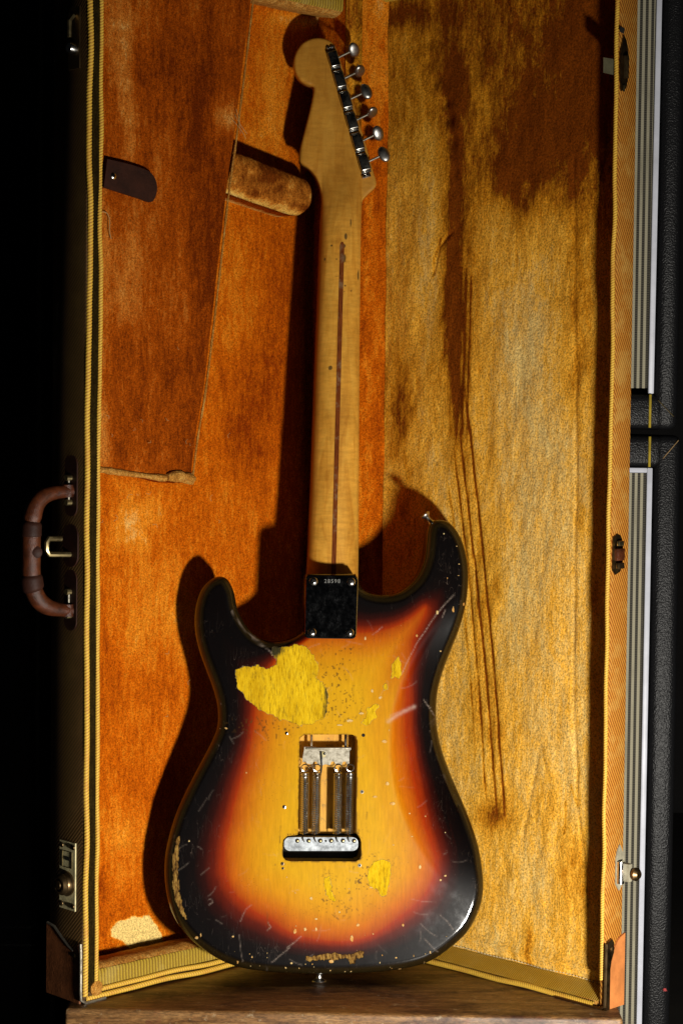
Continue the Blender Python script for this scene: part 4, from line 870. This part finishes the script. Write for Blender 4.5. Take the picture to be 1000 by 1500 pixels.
# heights
RO = .0105
t = np.clip(1 - sdb * MPX / RO, 0, 1); hr_ = -RO * (1 - np.sqrt(np.clip(1 - t * t, 0, 1)))
crease = P_([(676, 862), (664, 874), (640, 902), (613, 943), (591, 985), (576, 1025), (569, 1065), (568, 1110), (575, 1160), (590, 1205), (612, 1250), (640, 1290), (680, 1330)])
cpoly = np.vstack([smooth_loop(crease, 4, False), [(760, 1340), (760, 860)]])
cd_ = sdf(V2, cpoly); q = V2[:, 1]
amp_ = ss(862, 985, q) * ss(1335, 1130, q)
belly = -(.30 * amp_) * np.maximum(cd_, 0) * MPX * ss(0, 16, cd_ + 2)
# gentle carve waviness + dents
h = hr_ + belly + .00025 * (fbm(V2[:, 0] / 60, V2[:, 1] / 60, 13, 3) - .5)
Pw = GS(V2[:, 0], V2[:, 1], h)
T_ = .0445
# sides
side_h = [(-RO - .004), -.020, -.030, -(T_ - .008), -(T_ - .003), -T_]; ins = [0, 0, 0, 0, .9, 4.5]
hb = h[:nb] if np.allclose(V2[:nb], bo, atol=1e-3) else None
allV = [Pw]; base_i = len(Pw); prev = list(range(nb)); FF = Fc; hedge = h[:nb]
SV = []; 
for sh, i_ in zip(side_h, ins):
    q = bo + bn * i_; SV.append(GS(q[:, 0], q[:, 1], np.minimum(hedge - .001, np.full(nb, sh)) if sh > -.03 else np.full(nb, sh)))
body = mk('body', Pw, FF, M_body, guitar, attrs={'scr_glint': scr_glint, 'fleck': fleck, 'wear': wear, 'burst': bur, 'chip': chip, 'dirt': dirt, 'grime': grime})
0 and print('body verts', len(Pw), 'outline ok', hb is not None)
sv = np.vstack([Pw[:nb]] + SV); sf = [(k * nb + i, k * nb + (i + 1) % nb, (k + 1) * nb + (i + 1) % nb, (k + 1) * nb + i) for k in range(len(SV)) for i in range(nb)] + [tuple(len(SV) * nb + i for i in range(nb))]
mk('body_side', sv, sf, M_side, guitar)
# cavity walls + floors
cw = [GS(co[:, 0], co[:, 1], np.full(nc, hh)) for hh in (0.0, -.0012, -.034)]; cw[0] = GS(co[:, 0], co[:, 1], np.full(nc, -.0001))
mk('cavity_wall', np.vstack(cw), [(k * nc + i, k * nc + (i + 1) % nc, (k + 1) * nc + (i + 1) % nc, (k + 1) * nc + i) for k in range(2) for i in range(nc)], M_cav, body, smooth=False)
up = np.array([(436, 1070), (526, 1070), (526, 1224), (434, 1224)], float)
m = MB(); m.prism(GS(up[:, 0], up[:, 1], np.full(4, -.0225)), GS(up[:, 0], up[:, 1], np.full(4, -.035))); m.build('cavity_floor', M_cav, body, smooth=False, sharp=None)
lo4 = np.array([(408, 1222), (535, 1222), (535, 1268), (408, 1268)], float)
m = MB(); m.prism(GS(lo4[:, 0], lo4[:, 1], np.full(4, -.0335)), GS(lo4[:, 0], lo4[:, 1], np.full(4, -.036))); m.build('slot_floor', M_dark, body, smooth=False, sharp=None)
# tremolo block
bl = rrect(416.5, 1227, 525, 1247, 8.5, 6); m = MB(); m.prism(GS(bl[:, 0], bl[:, 1], np.full(len(bl), -.0040)), GS(bl[:, 0], bl[:, 1], np.full(len(bl), -.030)))
blk = m.build('tremolo_block', M_block, guitar)
for x_ in (435.5, 452, 469, 485, 502, 518.5):
    m = MB(); c_ = G(x_, 1231.5, -.0040); m.lathe(c_, gN, [(.0023, -.0002), (.0023, .0003)], 14); m.build('string_hole', M_dark, blk)
    m = MB(); m.lathe(G(x_ + .3, 1231.8, -.0036), gN, [(.0014, 0), (.0011, .0004), (.0003, .0006)], 10); m.build('string_ball', M_brass, blk)
m = MB(); m.lathe(G(477, 1231.8, -.0040), gN, [(.0011, -.0002), (.0011, .0003)], 10); m.build('pin_hole', M_dark, blk)
# claw
cl = P_([(446, 1094.5), (514.5, 1095.5), (515, 1098), (512.5, 1100), (512, 1120), (509, 1120.5), (507, 1116), (503, 1116), (501, 1121), (492, 1120), (490, 1116), (486, 1116), (484, 1121), (476, 1120), (473, 1122), (466, 1120), (464, 1116), (460, 1116), (458, 1120), (450, 1119), (448, 1116), (444, 1117), (443.5, 1112), (446, 1098)])
m = MB(); m.prism(GS(cl[:, 0], cl[:, 1], np.full(len(cl), -.0052)), GS(cl[:, 0], cl[:, 1], np.full(len(cl), -.0070))); claw = m.build('spring_claw', M_claw, guitar)
m = MB(); m.box(G(480, 1096, -.0085), gU, gV, gN, 66 * MPX, .0020, .0095, .0006); m.build('claw_flange', M_claw, claw)
for x_ in (456, 506):
    m = MB(); m.tube([G(x_, 1074, -.0100), G(x_, 1096, -.0100)], .0016, 10); m.build('claw_screw', M_shiny, claw)
m = MB(); m.lathe(G(472.5, 1105, -.0052), gN, [(.0034, 0), (.0030, .0010), (.0016, .0018), (.0004, .002)], 14); m.build('solder_blob', M_solder, claw)
m = MB(); m.lathe(G(475, 1104, -.0044), gN, [(.0017, 0), (.0014, .0012), (.0004, .0018)], 10); m.build('solder_tip', M_shiny, claw)
m = MB(); m.tube(smooth_loop(np.array([G(470, 1101, -.004), G(471, 1112, -.0035), G(471, 1122, -.005), G(469.5, 1133, -.009), G(468, 1140, -.013)]), .001, False), .0009, 8); m.build('ground_wire', M_black, claw)
# springs
for (xt, xb) in ((446.3, 445), (463.8, 462), (495, 494), (512.6, 511)):
    a = G(xt, 1131.5, -.0075); b = G(xb, 1221, -.0075); turns = 33; n_ = turns * 14; tt = np.linspace(0, 1, n_ + 1)
    ax = (b - a) / np.linalg.norm(b - a); p_ = np.cross(ax, gN); p_ /= np.linalg.norm(p_); q_ = np.cross(ax, p_)
    th = tt * turns * 2 * math.pi; Pn = a + (b - a) * tt[:, None] + .0041 * (np.cos(th)[:, None] * p_ + np.sin(th)[:, None] * q_)
    m = MB(); m.tube(Pn, .00078, 6); sp_ = m.build('spring', M_shiny, guitar)
    k = np.linspace(0, 2 * math.pi, 20, endpoint=False); c_ = G(xt + .3, 1124.8, -.0050); ring = c_ + .0040 * (np.cos(k)[:, None] * gU + np.sin(k)[:, None] * gV * .9) + (.0012 * np.sin(k))[:, None] * gN
    m = MB(); m.tube(ring, .00060, 7, closed=True); m.build('spring_loop', M_shiny, sp_)
    hk = [G(xb + 1, 1219, -.0075), G(xb - 1.2, 1221.5, -.0030), G(xb - 1.6, 1226, -.0018), G(xb - .8, 1230, -.0022), G(xb + .6, 1233, -.0042)]
    m = MB(); m.tube(smooth_loop(np.array(hk), .0006, False), .00062, 7); m.build('spring_hook', M_shiny, sp_)
# neck plate
pl0 = rrect(0, 0, 1, 1, .085, 6); 
def quad(u, v): 
    c = [P_((447.5, 842)), P_((524.5, 843)), P_((521.5, 936)), P_((445.5, 935))]; return (c[0] * (1 - u) + c[1] * u) * (1 - v) + (c[3] * (1 - u) + c[2] * u) * v
plq = np.array([quad(u, v) for u, v in pl0]); plc = plq.mean(0)
l0 = GS(plq[:, 0], plq[:, 1], np.full(len(plq), -.0003)); l1 = GS(plq[:, 0], plq[:, 1], np.full(len(plq), .0012)); q2 = plc + (plq - plc) * .975; l2_ = GS(q2[:, 0], q2[:, 1], np.full(len(plq), .0018))
n_ = len(plq); plate = mk('neck_plate', np.vstack([l0, l1, l2_]), [(k * n_ + i, k * n_ + (i + 1) % n_, (k + 1) * n_ + (i + 1) % n_, (k + 1) * n_ + i) for k in range(2) for i in range(n_)] + [tuple(2 * n_ + i for i in range(n_))], M_plate, guitar, smooth=True, sharp=30)
for (x_, y_), rot in (((459, 851.5), 20), ((514.2, 852.3), 45), ((456.8, 926), 10), ((512, 926.5), 50)):
    m = MB(); c_ = G(x_, y_, .0018); m.lathe(c_, gN, [(.0044, 0), (.0043, .0005), (.0034, .0012), (.0018, .0016), (.0003, .0017)], 20); s_ = m.build('plate_screw', M_shiny, plate)
for (x_, y_), rot in (((459, 851.5), 20), ((514.2, 852.3), 45), ((456.8, 926), 10), ((512, 926.5), 50)):
    c_ = G(x_, y_, .0018); a = R(rot); d1 = math.cos(a) * gU + math.sin(a) * gV; d2 = -math.sin(a) * gU + math.cos(a) * gV; m = MB()
    m.box(c_ + gN * .00135, d1, d2, gN, .0042, .0010, .0009); m.box(c_ + gN * .00136, d2, d1, gN, .0042, .0010, .0009); m.build('screw_slot', M_dark, plate)
# serial number
tx = bpy.data.curves.new('serial_number', 'FONT'); tx.body = '28598'; tx.size = .0056; tx.align_x = 'CENTER'; tx.align_y = 'CENTER'; tx.extrude = .0001; tx.space_character = 1.25
to = bpy.data.objects.new('serial_number_curve', tx); sc.collection.objects.link(to); dg = bpy.context.evaluated_depsgraph_get()
tm = bpy.data.meshes.new_from_object(to.evaluated_get(dg)); bpy.data.objects.remove(to); c_ = G(486.5, 851.5, .0019)
tm.transform(Matrix([[gU[0], gV[0], gN[0], c_[0]], [gU[1], gV[1], gN[1], c_[1]], [gU[2], gV[2], gN[2], c_[2]], [0, 0, 0, 1]])); tm.materials.clear(); tm.materials.append(simple('stamped_digits', (.17, .17, .16), .5)); tm.name = 'serial_number'
link(bpy.data.objects.new('serial_number', tm), plate)
# screw holes round the cavity
for x_, y_, r_, mt in ((419.8, 1074, .0017, M_shiny), (532, 1077, .0018, M_dark), (416.3, 1182, .0019, M_shiny), (530, 1160, .0019, M_claw), (413.7, 1265.3, .0019, M_bronze), (414.4, 1272, .0014, M_bronze), (526.5, 1267.7, .0019, M_claw)):
    m = MB(); m.lathe(G(x_, y_, .0), gN, [(r_, -.0002), (r_, .00025), (r_ * .7, .0004)], 14); o_ = m.build('screw_ferrule', mt, body)
    m = MB(); m.lathe(G(x_ + .3, y_, .0), gN, [(r_ * .55, .0003), (r_ * .55, .0006)], 12); m.build('screw_hole', M_dark, body)
# strap buttons
def button(c, ax, sc_=1.0):
    m = MB(); m.lathe(c, ax, [(.0055 * sc_, -.001), (.0040 * sc_, .0015), (.0030 * sc_, .004), (.0034 * sc_, .007), (.0072 * sc_, .0095), (.0076 * sc_, .0106), (.0060 * sc_, .0118), (.0015 * sc_, .0122)], 24); return m.build('strap_button', M_chrome, guitar)
bb = GS(470.0, 1427.5, -.022); button(bb, -gV * 1.0, 1.0)
hb_ = GS(634.5, 764.0, -.016); ax_ = gU * (-.62) + gV * .78 ; button(hb_, ax_, .72)
# ---- neck and headstock
HCK = -.0275
neckL = [(472, 300), (470, 340), (467, 420), (463, 520), (459.5, 620), (456, 720), (452.5, 800), (450, 850)]
neckR = [(525.5, 850), (526, 800), (526.5, 700), (527, 600), (527.5, 500), (528.5, 420), (529.5, 340), (530.5, 305)]
headR = [(532, 291), (541, 281), (550.5, 272), (551, 262), (547, 250), (540.5, 226), (532.5, 197), (522, 162), (512, 130), (503, 101), (495, 75), (488, 62), (478, 56)]
headL = [(466, 54), (454, 56), (442, 63), (433.5, 76), (430.5, 90), (433, 104), (440, 115.5), (450, 122), (458.5, 125), (459.5, 134), (454.5, 158), (447.5, 186), (441.5, 210), (439, 229), (441, 237), (452, 244.5), (462, 256), (469, 271), (472, 286)]
ncorn = len(neckL) + len(neckR)
no_pts = neckL + neckR + headR + headL
no = smooth_loop(no_pts, 2.5, True, corner=(len(neckL) - 1, len(neckL)))
nn = inward(no); nr = [no + nn * d for d in (.5, 1.4, 2.8)]
gx, gy = np.meshgrid(np.arange(428, 556, 1.8), np.arange(52, 852, 2.2)); Gd = np.c_[gx.ravel(), gy.ravel()]; Gd = Gd[sdf(Gd, no) > 3.4]
nr = [q[sdf(q, no) > .3] for q in nr]
allp = np.vstack([no] + nr + [Gd]); N_ = len(no)
r = delaunay_2d_cdt([Vector(p) for p in allp], [(i, (i + 1) % N_) for i in range(N_)], [], 0, 1e-4)
V3 = np.array([tuple(v) for v in r[0]]); F3 = np.array([f for f in r[2] if len(f) == 3]); F3 = F3[sdf(V3[F3].mean(1), no) > 0]
lx = lambda y: np.interp(y, [p[1] for p in neckL], [p[0] for p in neckL]); rx_ = lambda y: np.interp(y, [p[1] for p in neckR][::-1], [p[0] for p in neckR][::-1])
def nh(P):
    x, y = P[:, 0], P[:, 1]; a = lx(y); b = rx_(y); s = np.clip(np.abs(2 * (x - a) / (b - a) - 1), 0, 1)
    prof = HCK - .0165 * (1 - np.sqrt(np.clip(1 - s ** 2.3 * .97, 0, 1))); prof = prof + .0015 * ss(400, 840, y) * (1 - s ** 2)
    e = np.maximum(sdf(P, no), 0) * MPX; head = HCK - .0072 - .0028 * (1 - np.sqrt(np.clip(1 - np.clip(1 - e / .0028, 0, 1) ** 2, 0, 1)))
    w = ss(232, 322, y); return head * (1 - w) + prof * w
h3 = nh(V3)
amber = .75 * ss(10, 0, V3[:, 0] - lx(V3[:, 1])) * ss(290, 340, V3[:, 1]) + .40 * ss(360, 250, V3[:, 1]) + .18 * ss(820, 845, V3[:, 1])
ch3 = np.zeros(len(V3))
for cx, cy, rx2, ry in ((483, 540, 3, 3.4), (524.5, 403, 1.4, 9), (505.5, 348, 2.2, 5), (504, 362, 1.4, 3), (504, 380, 1.8, 6), (499, 384, 3, 4), (513, 328, 1.2, 7), (475.5, 380, 1.4, 3), (492, 381, 1.2, 2), (504.5, 420, 1.6, 1.8), (503, 429, 1.2, 1.4), (513.5, 427, 1.2, 2), (485, 361, 2, 1.6), (492, 407, 5, .9), (510, 435, 1, 1), (470, 300, 1, 1)):
    ch3 = np.maximum(ch3, 1 - .5 * np.hypot((V3[:, 0] - cx) / rx2, (V3[:, 1] - cy) / ry))
PL = HCK - .006
Pn = GS(V3[:, 0], V3[:, 1], h3, PL)
bot = np.where(no[:, 1] < 280, HCK - .0205, HCK - .0265); bt = ss(250, 320, no[:, 1]); bot = (HCK - .0205) * (1 - bt) + (HCK - .0265) * bt
Pb = GS(no[:, 0], no[:, 1], bot, PL); n0 = len(Pn)
neck = mk('neck', np.vstack([Pn, Pb]), [tuple(f) for f in F3] + [(i, (i + 1) % N_, n0 + (i + 1) % N_, n0 + i) for i in range(N_)] + [tuple(n0 + i for i in range(N_))], M_neck, guitar,
          attrs={'amber': np.r_[amber, np.full(N_, .5)], 'chip': np.r_[ch3, np.zeros(N_)]})
# walnut stripe inlay
ys = np.arange(356, 852, 3.0); cx = np.interp(ys, [356, 480, 600, 720, 850], [500.3, 497, 493.8, 490.5, 487.2]); hw = np.full(len(ys), 3.3); hw[0] = 1.2; hw[1] = 2.8
cols = []
for k in (-1, -.5, 0, .5, 1):
    q = np.c_[cx + hw * k, ys]; cols.append(GS(q[:, 0], q[:, 1], nh(q) + .00022, PL))
cols = np.array(cols); V_ = cols.transpose(1, 0, 2).reshape(-1, 3); mk('walnut_stripe', V_, [(i * 5 + k, i * 5 + k + 1, (i + 1) * 5 + k + 1, (i + 1) * 5 + k) for i in range(len(ys) - 1) for k in range(4)], M_stripe, neck)
# tuners
HB = HCK - .0072
tc = [(488.3, 88), (497.2, 118.3), (506, 148.6), (514.8, 179.3), (523.7, 209.8), (532.6, 240)]
bt_ = [(518, 73, 15, 13, 40), (526.5, 104, 16, 12, 62), (536, 134, 16, 24, 5), (545, 164.5, 17, 12, 68), (553.3, 195.3, 17, 20, 30), (562, 226, 18, 25, 4)]
al = G(532.6, 240, HB) - G(488.3, 88, HB); al /= np.linalg.norm(al); ac = np.cross(al, gN); ac = -ac if ac[0] < 0 else ac
for (x_, y_), (bx_, by_, bw, bh, rot) in zip(tc, bt_):
    c_ = G(x_, y_, HB); m = MB(); m.box(c_ + gN * .0004, al, ac, gN, .0212, .0108, .0008, .0003); m.box(c_ + gN * .0035, al, ac, gN, .0172, .0112, .0062, .0015, 3)
    tn = m.build('tuner', M_tun, guitar)
    m = MB(); m.box(c_ + gN * .0010 - al * .0096, al, ac, gN, .0026, .0112, .0016, .0006); m.build('tuner_flange', M_chrome, tn)
    m = MB(); m.box(c_ + gN * .0010 + al * .0088, al, ac, gN, .0018, .0112, .0022, .0006); m.build('tuner_flange', M_shiny, tn)
    hb2 = HB + .0035; e0 = c_ + gN * .0035 + ac * .003; bc = G(bx_, by_, hb2); dr = bc - e0; L_ = np.linalg.norm(dr); dr /= L_
    m = MB(); m.tube([e0, bc - dr * bw * MPX * .35], .00125, 10); m.build('tuner_shaft', M_claw, tn)
    p_ = np.cross(dr, gN); p_ /= np.linalg.norm(p_); q_ = np.cross(dr, p_); a = R(rot); pa = p_ * math.cos(a) + q_ * math.sin(a); qa = np.cross(dr, pa)
    V_ = []; Fq = []; na, nbb = 18, 12
    for i in range(nbb + 1):
        f = math.pi * i / nbb
        for k in range(na):
            g_ = 2 * math.pi * k / na; X_ = math.cos(f); Y_ = math.sin(f) * math.cos(g_); Z_ = math.sin(f) * math.sin(g_)
            th_ = .0028 * (1 + .25 * (Y_ ** 2 + X_ ** 2)); V_.append(bc + dr * X_ * .0062 + pa * Y_ * .0088 + qa * Z_ * th_)
    for i in range(nbb):
        for k in range(na): Fq.append((i * na + k, i * na + (k + 1) % na, (i + 1) * na + (k + 1) % na, (i + 1) * na + k))
    mk('tuner_button', V_, Fq, M_btn, tn)
c_ = G(536, 258, HB); m = MB(); m.box(c_ + gN * .0008, al, ac, gN, .004, .010, .0014, .0005); m.lathe(c_ + gN * .0015 + ac * .0016, gN, [(.0022, 0), (.0018, .0010), (.0004, .0014)], 12); m.lathe(c_ + gN * .0015 - ac * .0024, gN, [(.0022, 0), (.0018, .0010), (.0004, .0014)], 12); m.build('tuner_end_screw', M_shiny, guitar)
c_ = G(483.5, 70, HB); m = MB(); m.box(c_ + gN * .0008, al, ac, gN, .003, .010, .0014, .0005); m.lathe(c_ + gN * .0015 + ac * .0016, gN, [(.002, 0), (.0016, .0010), (.0004, .0014)], 12); m.lathe(c_ + gN * .0015 - ac * .0024, gN, [(.002, 0), (.0016, .0010), (.0004, .0014)], 12); m.build('tuner_end_screw', M_chrome, guitar)
